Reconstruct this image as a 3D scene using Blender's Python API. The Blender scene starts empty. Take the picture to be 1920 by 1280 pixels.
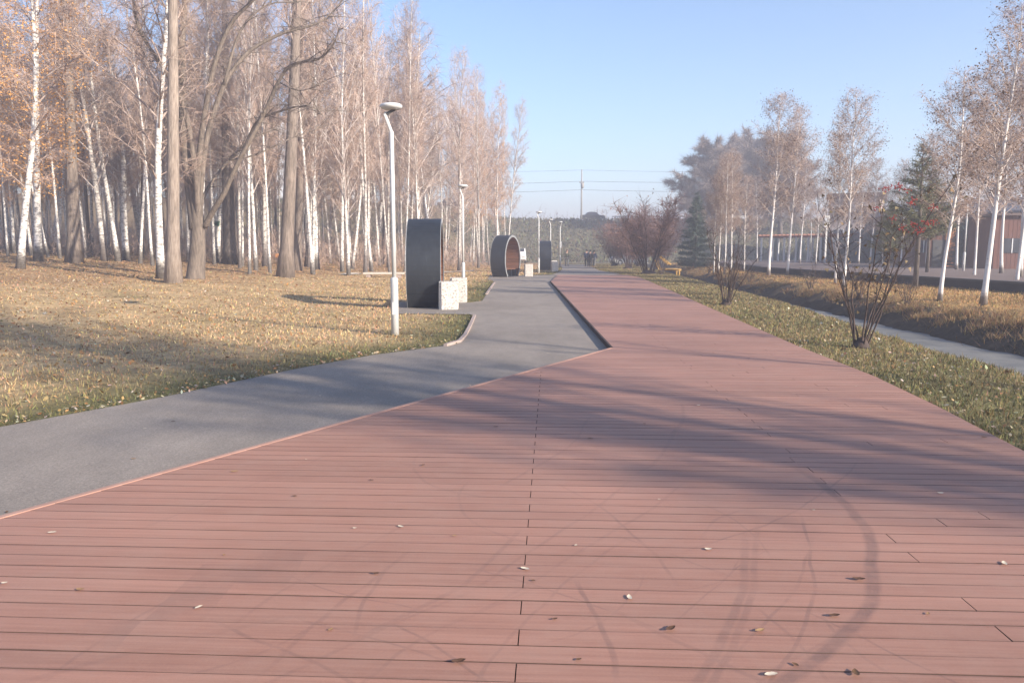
import bpy, bmesh, math, random
import numpy as np
from mathutils import Vector, Matrix, noise

# ------------------------------------------------------------------ camera, sky, sun, exposure
SC = bpy.context.scene
COL = SC.collection
HC = 1.65
FPX, CU, CV, HV = 1450.0, 960.0, 640.0, 469.0
TH = math.atan((CV - HV) / FPX)
cam_d = bpy.data.cameras.new('camera')
cam = bpy.data.objects.new('camera', cam_d)
COL.objects.link(cam)
cam_d.sensor_width = 36.0
cam_d.lens = 36.0 * FPX / 1920.0
cam_d.clip_start = 0.05
cam_d.clip_end = 6000
cam.location = (0, 0, HC)
cam.rotation_euler = (math.pi / 2 - TH, 0, 0)
SC.camera = cam

SUN_EL = math.radians(22.0)
SX, SY = 0.80, -0.60
SUN = Vector((SX * math.cos(SUN_EL), SY * math.cos(SUN_EL), math.sin(SUN_EL)))
world = bpy.data.worlds.new('World')
SC.world = world
world.use_nodes = True
wn = world.node_tree
bgn = wn.nodes['Background']
sky = wn.nodes.new('ShaderNodeTexSky')
sky.sky_type = 'NISHITA'
sky.sun_disc = False
sky.sun_elevation = SUN_EL
sky.sun_rotation = math.atan2(SX, SY)
sky.air_density = 1.0
sky.dust_density = 0.5
sky.ozone_density = 3.5
tint = wn.nodes.new('ShaderNodeMix')
tint.data_type = 'RGBA'
tint.blend_type = 'MULTIPLY'
tint.inputs[0].default_value = 1.0
tint.inputs[7].default_value = (1.0, .97, .985, 1)
wn.links.new(sky.outputs[0], tint.inputs[6])
wn.links.new(tint.outputs[2], bgn.inputs[0])
bgn.inputs[1].default_value = 0.116
sun_d = bpy.data.lights.new('sun', 'SUN')
sun_d.energy = 4.9
sun_d.angle = math.radians(0.53)
sun_d.color = (1.0, 0.89, 0.74)
sun_o = bpy.data.objects.new('sun', sun_d)
COL.objects.link(sun_o)
sun_o.rotation_euler = (-SUN).to_track_quat('-Z', 'Y').to_euler()
sun_o.location = (60, -45, 40)
vs = SC.view_settings
vs.view_transform = 'Standard'
vs.look = 'None'
vs.exposure = 1.2
vs.gamma = 1.0
vs.use_curve_mapping = False
SC.cycles.use_denoising = True
SC.cycles.max_bounces = 6
SC.cycles.diffuse_bounces = 3
SC.cycles.glossy_bounces = 2
SC.cycles.transmission_bounces = 3
SC.cycles.transparent_max_bounces = 6
SC.cycles.volume_bounces = 0
HAZE_DENSITY = 0.0032

R = random.Random(7)
NR = np.random.default_rng(11)

# ------------------------------------------------------------------ picture geometry -> place
def ray(u, v):
    a = (u - CU) / FPX
    b = (v - CV) / FPX
    c, s = math.cos(TH), math.sin(TH)
    return Vector((a, c - b * s, -s - b * c))

def G(u, v, z=0.0):
    d = ray(u, v)
    t = (z - HC) / d.z
    return Vector((d.x * t, d.y * t, z))

def at(u, v, Y):
    d = ray(u, v)
    t = Y / d.y
    return Vector((d.x * t, Y, HC + d.z * t))

DX, DY = 0.0503, 0.99873           # the direction the boardwalk runs in
def os_(x, y):
    return x * DY - y * DX, x * DX + y * DY
def xy(o, s):
    return o * DY + s * DX, -o * DX + s * DY

def sstep(a, b, x):
    t = np.clip((np.asarray(x, float) - a) / (b - a), 0, 1)
    return t * t * (3 - 2 * t)

LIP_S = [-60, 0, 15, 26, 47, 70, 110, 160]
LIP_O = [6.4, 6.6, 6.9, 7.9, 8.7, 9.4, 11.5, 14]
FAR_S = [-60, 0, 60, 110, 160]
FAR_O = [9.9, 9.95, 10.2, 13.5, 16.0]
def _n1(x, y, f, seed):
    return (np.sin(x * f * 1.0 + seed) * np.cos(y * f * 1.13 + seed * 1.7) + .6 * np.sin(x * f * 2.3 + y * f * 1.9 + seed * 2.1)
            + .4 * np.sin(y * f * 3.7 - x * f * 3.1 + seed * .7)) / 2.0

def terrain(x, y):
    x = np.asarray(x, float); y = np.asarray(y, float)
    o = x * DY - y * DX
    s = x * DX + y * DY
    z = np.full(np.broadcast(x, y).shape, -0.095)
    rise = 0.060 * np.maximum(0, -o - 8) * sstep(6, 18, s)
    rise = 4.5 * (1 - np.exp(-rise / 4.5))
    z = z + rise + sstep(8.5, 11, -o) * sstep(8, 14, s) * 0.055 * _n1(x, y, 1.1, 3)
    a = np.interp(s, LIP_S, LIP_O)
    e = o - a + 0.12 * _n1(x, y, 1.7, 5)
    prof = np.interp(e, [-4, -.5, 0, .5, 1.1], [0, 0.0, -.05, -.35, -.85])
    e2 = o - np.interp(s, FAR_S, FAR_O) + 0.16 * _n1(x, y, 1.3, 6)
    prof = prof + np.interp(e2, [-.3, 0, .7, 1.5, 2.6, 40], [0, .23, .58, .84, .94, .96])
    fade = 1 - sstep(100, 112, s)
    z = z + prof * fade
    z = z + fade * sstep(-.1, .4, e2) * (1 - sstep(3, 5, e2)) * 0.13 * _n1(x, y, 3.1, 9)
    emb = 7.2 + 1.6 * sstep(2, -14, x) if False else 7.2 + 1.6 * sstep(-2, 14, -x)
    z = z + emb * sstep(110, 141, y) * 1.0
    return z

def T(x, y):
    return float(terrain(x, y))

def Gt(u, v):
    d = ray(u, v)
    t = 4.0
    while t < 400:
        p = Vector((d.x * t, d.y * t, HC + d.z * t))
        if p.z <= T(p.x, p.y):
            return Vector((p.x, p.y, T(p.x, p.y)))
        t += 0.12
    return Vector((d.x * 60, d.y * 60, T(d.x * 60, d.y * 60)))

# ------------------------------------------------------------------ materials
def new_mat(name):
    m = bpy.data.materials.new(name)
    m.use_nodes = True
    nt = m.node_tree
    b = nt.nodes['Principled BSDF']
    return m, nt, b

def N(nt, t, **kw):
    n = nt.nodes.new(t)
    for k, v in kw.items():
        if k == 'inp':
            for a, b in v.items():
                n.inputs[a].default_value = b
        else:
            setattr(n, k, v)
    return n

def ramp(nt, stops, fac=None, interp='LINEAR'):
    r = nt.nodes.new('ShaderNodeValToRGB')
    r.color_ramp.interpolation = interp
    el = r.color_ramp.elements
    while len(el) < len(stops):
        el.new(0.5)
    for e, (p, c) in zip(el, stops):
        e.position = p
        e.color = (c[0], c[1], c[2], 1) if not isinstance(c, (int, float)) else (c, c, c, 1)
    if fac is not None:
        nt.links.new(fac, r.inputs[0])
    return r

def mixc(nt, fac, a, b, mode='MIX'):
    m = nt.nodes.new('ShaderNodeMix')
    m.data_type = 'RGBA'
    m.blend_type = mode
    for sock, val in ((m.inputs[0], fac), (m.inputs[6], a), (m.inputs[7], b)):
        if isinstance(val, (int, float)):
            sock.default_value = val
        elif isinstance(val, (tuple, list)):
            sock.default_value = (val[0], val[1], val[2], 1)
        else:
            nt.links.new(val, sock)
    return m.outputs[2]

def coords(nt, which='Object', scale=(1, 1, 1)):
    if which == 'World':
        g = nt.nodes.new('ShaderNodeNewGeometry')
        out = g.outputs['Position']
    else:
        tc = nt.nodes.new('ShaderNodeTexCoord')
        out = tc.outputs[which]
    mp = nt.nodes.new('ShaderNodeMapping')
    mp.inputs['Scale'].default_value = scale
    nt.links.new(out, mp.inputs[0])
    return mp.outputs[0]

def noise_t(nt, vec, scale, detail=4, rough=.55):
    n = nt.nodes.new('ShaderNodeTexNoise')
    n.inputs['Scale'].default_value = scale
    n.inputs['Detail'].default_value = detail
    n.inputs['Roughness'].default_value = rough
    nt.links.new(vec, n.inputs['Vector'])
    return n.outputs[0]

def bump(nt, b, h, strength=.3, dist=.01):
    n = nt.nodes.new('ShaderNodeBump')
    n.inputs['Strength'].default_value = strength
    n.inputs['Distance'].default_value = dist
    nt.links.new(h, n.inputs['Height'])
    nt.links.new(n.outputs[0], b.inputs['Normal'])

def simple(name, c1, c2=None, scale=6, rough=.8, sc=(1, 1, 1), metal=0, bmp=0, rnd=0.0, spec=.3):
    m, nt, b = new_mat(name)
    b.inputs['Roughness'].default_value = rough
    b.inputs['Metallic'].default_value = metal
    b.inputs['Specular IOR Level'].default_value = spec
    c2 = c2 or tuple(x * .75 for x in c1)
    v = coords(nt, 'Object', sc)
    n = noise_t(nt, v, scale)
    r = ramp(nt, [(.3, c1), (.7, c2)], n)
    out = r.outputs[0]
    if rnd:
        oi = nt.nodes.new('ShaderNodeObjectInfo')
        rr = ramp(nt, [(0, 1 - rnd), (1, 1 + rnd)], oi.outputs['Random'])
        out = mixc(nt, 1.0, out, rr.outputs[0], 'MULTIPLY')
    nt.links.new(out, b.inputs['Base Color'])
    if bmp:
        bump(nt, b, n, bmp, .02)
    return m

def attr_mat(name, rough=.8, trans=0.0, vary=.0):
    m, nt, b = new_mat(name)
    a = nt.nodes.new('ShaderNodeAttribute')
    a.attribute_name = 'col'
    nt.links.new(a.outputs['Color'], b.inputs['Base Color'])
    b.inputs['Roughness'].default_value = rough
    b.inputs['Specular IOR Level'].default_value = .2
    if trans:
        tr = nt.nodes.new('ShaderNodeBsdfTranslucent')
        nt.links.new(a.outputs['Color'], tr.inputs[0])
        mx = nt.nodes.new('ShaderNodeMixShader')
        mx.inputs[0].default_value = trans
        nt.links.new(b.outputs[0], mx.inputs[1])
        nt.links.new(tr.outputs[0], mx.inputs[2])
        nt.links.new(mx.outputs[0], nt.nodes['Material Output'].inputs[0])
    return m

M = {}
# birch bark: white with dark cross bars and a rough dark foot
def birch_bark(name, white, dark, foot=1.1, bars=.5):
    m, nt, b = new_mat(name)
    v = coords(nt, 'Object', (4.5, 4.5, 7.5))
    n = noise_t(nt, v, 1.5, 6, .72)
    bars_r = ramp(nt, [(bars, 0.0), (bars + .16, .85)], n)
    v2 = coords(nt, 'Object', (1, 1, 1))
    n2 = noise_t(nt, v2, 1.3, 3)
    wr = ramp(nt, [(.3, white), (.75, tuple(x * .78 for x in white))], n2)
    c = mixc(nt, bars_r.outputs[0], wr.outputs[0], dark)
    sep = nt.nodes.new('ShaderNodeSeparateXYZ')
    tc = nt.nodes.new('ShaderNodeTexCoord')
    nt.links.new(tc.outputs['Object'], sep.inputs[0])
    ma = N(nt, 'ShaderNodeMath', operation='MULTIPLY_ADD', inp={1: -1.0 / foot, 2: 1.0})
    nt.links.new(sep.outputs['Z'], ma.inputs[0])
    ad = N(nt, 'ShaderNodeMath', operation='ADD')
    nt.links.new(ma.outputs[0], ad.inputs[0])
    nt.links.new(n, ad.inputs[1])
    fr = ramp(nt, [(.55, 0.0), (.95, .85)], ad.outputs[0])
    c = mixc(nt, fr.outputs[0], c, tuple(x * 1.3 for x in dark))
    nt.links.new(c, b.inputs['Base Color'])
    b.inputs['Roughness'].default_value = .75
    bump(nt, b, n, .4, .02)
    return m
M['birch'] = birch_bark('birch bark', (.78, .74, .70), (.06, .05, .043), 1.1, .46)
M['birch_grey'] = birch_bark('greyer birch bark', (.62, .575, .53), (.07, .055, .05), 1.8, .45)
M['birch_young'] = birch_bark('young birch bark', (.74, .70, .67), (.10, .08, .07), .5, .58)

def rough_bark(name, c1, c2):
    m, nt, b = new_mat(name)
    v = coords(nt, 'Object', (9, 9, 1.6))
    n = noise_t(nt, v, 1.5, 6, .7)
    r = ramp(nt, [(.32, c2), (.62, c1)], n)
    n2 = noise_t(nt, coords(nt, 'Object', (1, 1, .6)), .9, 3)
    rr = ramp(nt, [(.3, .75), (.7, 1.15)], n2)
    nt.links.new(mixc(nt, 1.0, r.outputs[0], rr.outputs[0], 'MULTIPLY'), b.inputs['Base Color'])
    b.inputs['Roughness'].default_value = .9
    bump(nt, b, n, .9, .05)
    return m
M['poplar'] = rough_bark('poplar bark', (.27, .215, .18), (.10, .078, .062))
M['poplar_dark'] = rough_bark('dark poplar bark', (.17, .14, .12), (.07, .055, .05))
M['poplar_tan'] = rough_bark('tan poplar bark', (.36, .29, .24), (.15, .115, .092))
M['willow'] = rough_bark('willow bark', (.23, .185, .15), (.08, .062, .052))
M['limb'] = simple('birch limb bark', (.42, .34, .30), (.26, .19, .16), 4)
M['limb_white'] = simple('pale birch limb bark', (.60, .55, .52), (.38, .30, .27), 3)
M['twig'] = simple('pinkish birch twigs', (.47, .34, .272), (.33, .232, .185), 1.2, .8, rnd=.16)
M['twig_grey'] = simple('grey brown twigs', (.27, .22, .20), (.19, .155, .14), 1.2, .8, rnd=.12)
M['twig_red'] = simple('reddish shrub twigs', (.29, .165, .13), (.19, .105, .085), 1.5, .8)
M['twig_dark'] = simple('dark shrub stems', (.095, .065, .055), (.055, .04, .036), 3, .8)
M['leaf_orange'] = simple('orange birch leaves', (.60, .32, .10), (.46, .22, .07), 2.5, .7, rnd=.12)
M['leaf_sparse'] = simple('brown birch leaves', (.27, .175, .12), (.16, .11, .075), 3, .7)
M['leaf_olive'] = simple('olive shrub leaves', (.16, .14, .075), (.22, .13, .07), 3, .7)
M['spruce'] = simple('spruce needles', (.095, .125, .095), (.06, .085, .07), 2, .8)
M['spruce_blue'] = simple('blue spruce needles', (.11, .15, .165), (.075, .11, .125), 2, .8)
M['pine'] = simple('pine needles', (.17, .165, .085), (.11, .115, .06), 2, .8)
M['berry'] = simple('red berries', (.42, .055, .045), (.30, .04, .035), 5, .4)
M['grass'] = attr_mat('grass blades', .75, .25)
M['litter'] = attr_mat('fallen leaves', .75, .12)

def ground_mat():
    m, nt, b = new_mat('grassy ground')
    a = nt.nodes.new('ShaderNodeAttribute')
    a.attribute_name = 'col'
    v = coords(nt, 'World')
    n = noise_t(nt, v, 5.0, 6, .7)
    r = ramp(nt, [(.28, .55), (.5, 1.0), (.72, 1.4)], n)
    n2 = noise_t(nt, v, .55, 4, .6)
    r2 = ramp(nt, [(.3, .8), (.7, 1.2)], n2)
    c = mixc(nt, 1.0, a.outputs['Color'], r.outputs[0], 'MULTIPLY')
    c = mixc(nt, 1.0, c, r2.outputs[0], 'MULTIPLY')
    nt.links.new(c, b.inputs['Base Color'])
    b.inputs['Roughness'].default_value = .95
    b.inputs['Specular IOR Level'].default_value = .1
    bump(nt, b, n, .8, .06)
    return m
M['ground'] = ground_mat()

def asphalt_mat():
    m, nt, b = new_mat('asphalt')
    v = coords(nt, 'World')
    fine = noise_t(nt, v, 48, 6, .85)
    mid = noise_t(nt, coords(nt, 'World', (.7, .35, 1)), 3.2, 8, .75)
    big = noise_t(nt, v, .35, 3, .5)
    c1 = ramp(nt, [(.3, (.135, .112, .094)), (.5, (.238, .20, .168)), (.72, (.40, .34, .29))], fine)
    c2 = ramp(nt, [(.3, .82), (.7, 1.15)], mid)
    c3 = ramp(nt, [(.3, .88), (.7, 1.12)], big)
    c = mixc(nt, 1.0, c1.outputs[0], c2.outputs[0], 'MULTIPLY')
    c = mixc(nt, 1.0, c, c3.outputs[0], 'MULTIPLY')
    nt.links.new(c, b.inputs['Base Color'])
    b.inputs['Roughness'].default_value = .85
    bump(nt, b, fine, .5, .004)
    return m
M['asphalt'] = asphalt_mat()

def circ3(p, q, r):
    ax, ay, bx, by, cx, cy = p.x, p.y, q.x, q.y, r.x, r.y
    d = 2 * (ax * (by - cy) + bx * (cy - ay) + cx * (ay - by))
    ux = ((ax * ax + ay * ay) * (by - cy) + (bx * bx + by * by) * (cy - ay) + (cx * cx + cy * cy) * (ay - by)) / d
    uy = ((ax * ax + ay * ay) * (cx - bx) + (bx * bx + by * by) * (ax - cx) + (cx * cx + cy * cy) * (bx - ax)) / d
    return ux, uy, math.hypot(ax - ux, ay - uy)

# tyre marks left on the boards: three points of each in the picture, half width, strength
MARKS = [((1480, 870), (1643, 1065), (1520, 1245), .035, .42), ((1500, 960), (1520, 1130), (1462, 1250), .010, .30),
         ((1400, 1000), (1375, 1130), (1300, 1270), .022, .24), ((880, 900), (870, 960), (960, 1010), .010, .20),
         ((960, 1010), (860, 1090), (640, 1215), .016, .20), ((1090, 1090), (1130, 1170), (1150, 1270), .013, .30),
         ((1260, 740), (1275, 800), (1190, 890), .018, .16), ((790, 850), (840, 920), (980, 940), .012, .14),
         ((1190, 890), (950, 1060), (700, 1190), .012, .16), ((720, 1060), (690, 1120), (665, 1190), .010, .22),
         ((250, 1000), (480, 905), (640, 840), .014, .10), ((560, 1150), (300, 1210), (60, 1270), .018, .12),
         ((1140, 1130), (1290, 1210), (1420, 1270), .014, .16), ((1420, 1140), (1490, 1200), (1560, 1275), .010, .18),
         ((430, 1180), (620, 1050), (830, 960), .012, .13), ((480, 1275), (640, 1130), (760, 1030), .013, .17),
         ((1330, 1270), (1400, 1120), (1420, 980), .018, .2), ((560, 1040), (420, 1110), (200, 1220), .012, .16), ((1110, 780), (1060, 840), (960, 900), .014, .18), ((900, 1270), (1020, 1130), (1180, 1010), .010, .16),
         ((150, 1230), (330, 1120), (560, 1010), .011, .15), ((1290, 900), (1130, 1010), (880, 1150), .012, .15), ((1530, 1010), (1480, 1110), (1390, 1200), .009, .2), ((680, 1275), (830, 1180), (1000, 1100), .010, .14)]

_mr = random.Random(33)
for _ in range(18):
    u0, v0 = _mr.uniform(150, 1700), _mr.uniform(860, 1250)
    du, dv = _mr.uniform(120, 330) * _mr.choice((-1, 1)), _mr.uniform(40, 150)
    bow = _mr.uniform(-50, 50)
    MARKS.append(((u0 - du / 2, v0 - dv / 2), (u0 + bow, v0 + bow * .2), (u0 + du / 2, v0 + dv / 2), _mr.uniform(.005, .011), _mr.uniform(.14, .26)))

def deck_mat():
    m, nt, b = new_mat('reddish deck boards')
    geo = nt.nodes.new('ShaderNodeNewGeometry')
    pos = geo.outputs['Position']
    # board rows: a shade of its own for every board
    sep = nt.nodes.new('ShaderNodeSeparateXYZ')
    mp = nt.nodes.new('ShaderNodeMapping')
    mp.inputs['Rotation'].default_value = (0, 0, math.asin(DX))
    nt.links.new(pos, mp.inputs[0])
    nt.links.new(mp.outputs[0], sep.inputs[0])
    dv = N(nt, 'ShaderNodeMath', operation='DIVIDE', inp={1: .14})
    nt.links.new(sep.outputs['Y'], dv.inputs[0])
    ro = N(nt, 'ShaderNodeMath', operation='FLOOR')
    nt.links.new(dv.outputs[0], ro.inputs[0])
    wnz = nt.nodes.new('ShaderNodeTexWhiteNoise')
    wnz.noise_dimensions = '1D'
    nt.links.new(ro.outputs[0], wnz.inputs['W'])
    tint = ramp(nt, [(0, .91), (1, 1.08)], wnz.outputs['Value'])
    stre = N(nt, 'ShaderNodeVectorMath', operation='MULTIPLY', inp={1: (1.2, 40, 1)})
    nt.links.new(mp.outputs[0], stre.inputs[0])
    grain = noise_t(nt, stre.outputs[0], 1.0, 5, .6)
    fine = noise_t(nt, pos, 90, 2, .6)
    big = noise_t(nt, pos, .55, 4, .55)
    c = ramp(nt, [(.28, (.30, .150, .106)), (.5, (.36, .184, .132)), (.72, (.405, .212, .154))], grain).outputs[0]
    c = mixc(nt, 1.0, c, tint.outputs[0], 'MULTIPLY')
    c = mixc(nt, 1.0, c, ramp(nt, [(.25, .86), (.75, 1.14)], big).outputs[0], 'MULTIPLY')
    c = mixc(nt, 1.0, c, ramp(nt, [(.2, .93), (.8, 1.07)], fine).outputs[0], 'MULTIPLY')
    fr_ = N(nt, 'ShaderNodeMath', operation='FRACT')
    nt.links.new(dv.outputs[0], fr_.inputs[0])
    pp = N(nt, 'ShaderNodeMath', operation='PINGPONG', inp={1: .5})
    nt.links.new(fr_.outputs[0], pp.inputs[0])
    er = N(nt, 'ShaderNodeMapRange', inp={1: .03, 2: .11, 3: 1.0, 4: 0.0})
    nt.links.new(pp.outputs[0], er.inputs[0])
    en_ = ramp(nt, [(.42, 0.0), (.68, .62)], noise_t(nt, stre.outputs[0], .8, 4, .6))
    em = N(nt, 'ShaderNodeMath', operation='MULTIPLY')
    nt.links.new(er.outputs[0], em.inputs[0])
    nt.links.new(en_.outputs[0], em.inputs[1])
    c = mixc(nt, em.outputs[0], c, (.12, .07, .055))
    # dust greying in loose patches
    dust = noise_t(nt, pos, 2.6, 8, .8)
    c = mixc(nt, ramp(nt, [(.42, 0.0), (.72, .42)], dust).outputs[0], c, (.37, .235, .18))
    wear = noise_t(nt, pos, 3.2, 4, .65)
    wr = ramp(nt, [(.34, .12), (.60, 1.0)], wear).outputs[0]
    wn3 = N(nt, 'ShaderNodeTexNoise', inp={'Scale': .8, 'Detail': 3.0})
    nt.links.new(pos, wn3.inputs['Vector'])
    wsb = N(nt, 'ShaderNodeVectorMath', operation='SUBTRACT', inp={1: (.5, .5, .5)})
    nt.links.new(wn3.outputs['Color'], wsb.inputs[0])
    wma = N(nt, 'ShaderNodeVectorMath', operation='MULTIPLY_ADD', inp={1: (.22, .22, 0)})
    nt.links.new(wsb.outputs[0], wma.inputs[0])
    nt.links.new(pos, wma.inputs[2])
    wob_pos = wma.outputs[0]
    tot = None
    for p0, p1, p2, hw, stg in MARKS:
        A, B, Cc = G(*p0), G(*p1), G(*p2)
        cx, cy, rr = circ3(A, B, Cc)
        dn = N(nt, 'ShaderNodeVectorMath', operation='DISTANCE', inp={1: (cx, cy, 0)})
        nt.links.new(wob_pos, dn.inputs[0])
        cp = N(nt, 'ShaderNodeMath', operation='COMPARE', inp={1: rr, 2: hw})
        sb = N(nt, 'ShaderNodeMath', operation='SUBTRACT', inp={1: rr})
        nt.links.new(dn.outputs['Value'], sb.inputs[0])
        ab = N(nt, 'ShaderNodeMath', operation='ABSOLUTE')
        nt.links.new(sb.outputs[0], ab.inputs[0])
        mr = N(nt, 'ShaderNodeMapRange', inp={1: hw * .6, 2: hw * 1.3, 3: min(.6, stg * 1.1), 4: 0.0})
        nt.links.new(ab.outputs[0], mr.inputs[0])
        # only along the arc: within reach of its middle
        reach = max((A - B).length, (Cc - B).length)
        d2 = N(nt, 'ShaderNodeVectorMath', operation='DISTANCE', inp={1: (B.x, B.y, 0)})
        nt.links.new(pos, d2.inputs[0])
        m2 = N(nt, 'ShaderNodeMapRange', inp={1: reach * .75, 2: reach * 1.08, 3: 1.0, 4: 0.0})
        nt.links.new(d2.outputs['Value'], m2.inputs[0])
        ml = N(nt, 'ShaderNodeMath', operation='MULTIPLY')
        nt.links.new(mr.outputs[0], ml.inputs[0])
        nt.links.new(m2.outputs[0], ml.inputs[1])
        nt.nodes.remove(cp)
        if tot is None:
            tot = ml.outputs[0]
        else:
            mx = N(nt, 'ShaderNodeMath', operation='MAXIMUM')
            nt.links.new(tot, mx.inputs[0])
            nt.links.new(ml.outputs[0], mx.inputs[1])
            tot = mx.outputs[0]
    fm = N(nt, 'ShaderNodeMath', operation='MULTIPLY')
    nt.links.new(tot, fm.inputs[0])
    nt.links.new(wr, fm.inputs[1])
    c = mixc(nt, fm.outputs[0], c, (.075, .055, .055))
    nt.links.new(c, b.inputs['Base Color'])
    b.inputs['Roughness'].default_value = .6
    b.inputs['Specular IOR Level'].default_value = .3
    bump(nt, b, grain, .25, .004)
    return m
M['deck'] = deck_mat()
M['deck_side'] = simple('dirty board sides', (.13, .074, .06), (.07, .042, .035), 9)
M['deck_under'] = simple('dark sheet under deck', (.02, .017, .016), (.012, .01, .01), 4)  # one dark sheet below all the boards, seen through the gaps
M['deck_edge_lit'] = simple('pinkish sunlit deck edging', (.45, .27, .21), (.38, .22, .17), 5)  # trim board; sunlight on the edge is put into its paler colour
M['deck_fascia_shaded'] = simple('dark deck fascia', (.075, .05, .045), (.05, .035, .032), 4)  # shadow on the side away from the sun, put into the colour
M['kerb'] = simple('pinkish concrete kerb', (.42, .33, .29), (.33, .26, .23), 9)
M['pale_gravel'] = simple('pale gravel', (.56, .50, .43), (.46, .41, .35), 8)

def water_mat():
    m, nt, b = new_mat('murky ditch water')
    b.inputs['Base Color'].default_value = (.055, .06, .058, 1)
    b.inputs['Roughness'].default_value = .5
    b.inputs['Specular IOR Level'].default_value = .25
    b.inputs['IOR'].default_value = 1.33
    v = coords(nt, 'World', (1, 1, 1))
    n = noise_t(nt, v, 5, 4)
    bump(nt, b, n, .35, .02)
    r = ramp(nt, [(.4, (.15, .15, .145)), (.7, (.25, .24, .22))], noise_t(nt, v, .9, 5, .7))
    nt.links.new(r.outputs[0], b.inputs['Base Color'])
    return m
M['water'] = water_mat()
M['post'] = simple('pale grey lamp paint', (.60, .60, .59), (.54, .54, .53), 3, .45)
M['lamp_glass'] = simple('white lamp diffuser', (.72, .72, .70), (.66, .66, .64), 3, .35)
M['lamp_dark'] = simple('dark lamp bracket', (.10, .10, .105), (.07, .07, .075), 3, .5)

def shell_mat():
    m, nt, b = new_mat('dark coated steel')
    v = coords(nt, 'Object', (3, 3, .5))
    n = noise_t(nt, v, 2.2, 5, .65)
    r = ramp(nt, [(.3, (.011, .013, .018)), (.62, (.020, .024, .031)), (.85, (.05, .053, .06))], n)
    nt.links.new(r.outputs[0], b.inputs['Base Color'])
    b.inputs['Roughness'].default_value = .5
    b.inputs['Specular IOR Level'].default_value = .5
    return m
M['shell'] = shell_mat()
M['rim'] = simple('grey steel rim', (.34, .35, .36), (.26, .27, .28), 5, .45, metal=.3)
M['slat'] = simple('brown wood slats', (.22, .10, .058), (.155, .07, .042), 3, .55, sc=(1, 8, 8), rnd=.15)

def terrazzo_mat():
    m, nt, b = new_mat('speckled stone concrete')
    v = coords(nt, 'Object')
    vo = nt.nodes.new('ShaderNodeTexVoronoi')
    vo.inputs['Scale'].default_value = 34
    nt.links.new(v, vo.inputs['Vector'])
    sp = nt.nodes.new('ShaderNodeSeparateColor')
    nt.links.new(vo.outputs['Color'], sp.inputs[0])
    r = ramp(nt, [(0, (.66, .62, .57)), (.5, (.58, .54, .49)), (.76, (.33, .28, .25)), (.88, (.60, .55, .51))], sp.outputs[0], 'CONSTANT')
    edge = ramp(nt, [(.0, 1.0), (.45, .9), (.75, .65)], vo.outputs['Distance'])
    nt.links.new(mixc(nt, 1.0, r.outputs[0], edge.outputs[0], 'MULTIPLY'), b.inputs['Base Color'])
    b.inputs['Roughness'].default_value = .8
    bump(nt, b, vo.outputs['Distance'], .5, .01)
    return m
M['terrazzo'] = terrazzo_mat()
M['black'] = simple('black metal', (.02, .02, .022), (.014, .014, .015), 3, .5)
M['wall_dark'] = simple('dark retaining wall', (.045, .042, .046), (.028, .027, .03), 2)
M['wall_cap'] = simple('dark wall coping', (.085, .078, .078), (.06, .055, .055), 2)
M['paving'] = simple('pinkish paving', (.20, .145, .125), (.14, .105, .09), 1.2)
M['orange_wood'] = simple('orange cladding', (.40, .17, .08), (.31, .125, .06), 2, .6)
M['redbrown'] = simple('red brown cladding', (.15, .06, .043), (.11, .045, .034), 2, .6)
M['hall'] = simple('blue grey metal cladding', (.105, .13, .175), (.08, .10, .14), .6, .5)
M['hall_roof'] = simple('grey hall roof', (.10, .115, .14), (.08, .092, .115), .6, .6)
M['pinkwall'] = simple('pinkish plaster', (.56, .46, .41), (.48, .40, .36), .8)
M['greywall'] = simple('pale grey facade', (.56, .58, .61), (.48, .50, .53), .5)
M['whitewall'] = simple('white facade panels', (.74, .74, .74), (.66, .66, .66), .5)
M['roof_brown'] = simple('brown roof', (.15, .10, .09), (.11, .08, .07), 1)
def glass_mat():
    m, nt, b = new_mat('window glass')
    b.inputs['Base Color'].default_value = (.03, .035, .045, 1)
    b.inputs['Roughness'].default_value = .12
    nt.links.new(ramp(nt, [(.3, (.025, .03, .04)), (.7, (.05, .055, .07))], noise_t(nt, coords(nt), 1.5)).outputs[0], b.inputs['Base Color'])
    return m
M['glass'] = glass_mat()
M['yellow_wood'] = simple('yellow timber', (.58, .36, .12), (.48, .29, .09), 3, .6)
M['orange_bench'] = simple('orange bench boards', (.62, .27, .09), (.52, .22, .07), 3, .6)
M['green_paint'] = simple('green painted tin', (.05, .16, .075), (.04, .12, .06), 4, .5)
M['white_post'] = simple('white posts', (.68, .67, .65), (.58, .57, .55), 3, .6)
M['pergola_roof'] = simple('rusty red beams', (.27, .125, .09), (.21, .10, .07), 2, .6)
M['pole'] = simple('grey concrete pole', (.36, .35, .34), (.28, .27, .265), 3)
M['cable'] = simple('dark cable', (.05, .05, .055), (.04, .04, .045), 3)
M['rail'] = simple('galvanised guard rail', (.55, .55, .54), (.45, .45, .44), 2, .5)
M['car_dark'] = simple('dark car paint', (.022, .024, .028), (.018, .02, .024), 1, .3, spec=.5)
M['car_white'] = simple('white car paint', (.70, .70, .70), (.64, .64, .64), 1, .3, spec=.5)
M['tyre'] = simple('tyre rubber', (.02, .02, .02), (.015, .015, .015), 5)
M['hub'] = simple('wheel hub', (.35, .35, .36), (.28, .28, .29), 5, .4, metal=.5)
M['head_glass'] = simple('lamp lens', (.6, .58, .55), (.5, .48, .46), 5, .2)
M['skin'] = simple('skin', (.42, .26, .20), (.36, .22, .17), 8)
M['hair'] = simple('dark hair', (.03, .022, .018), (.02, .016, .013), 8)
M['coat_black'] = simple('black coat', (.022, .022, .026), (.016, .016, .02), 6)
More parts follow.
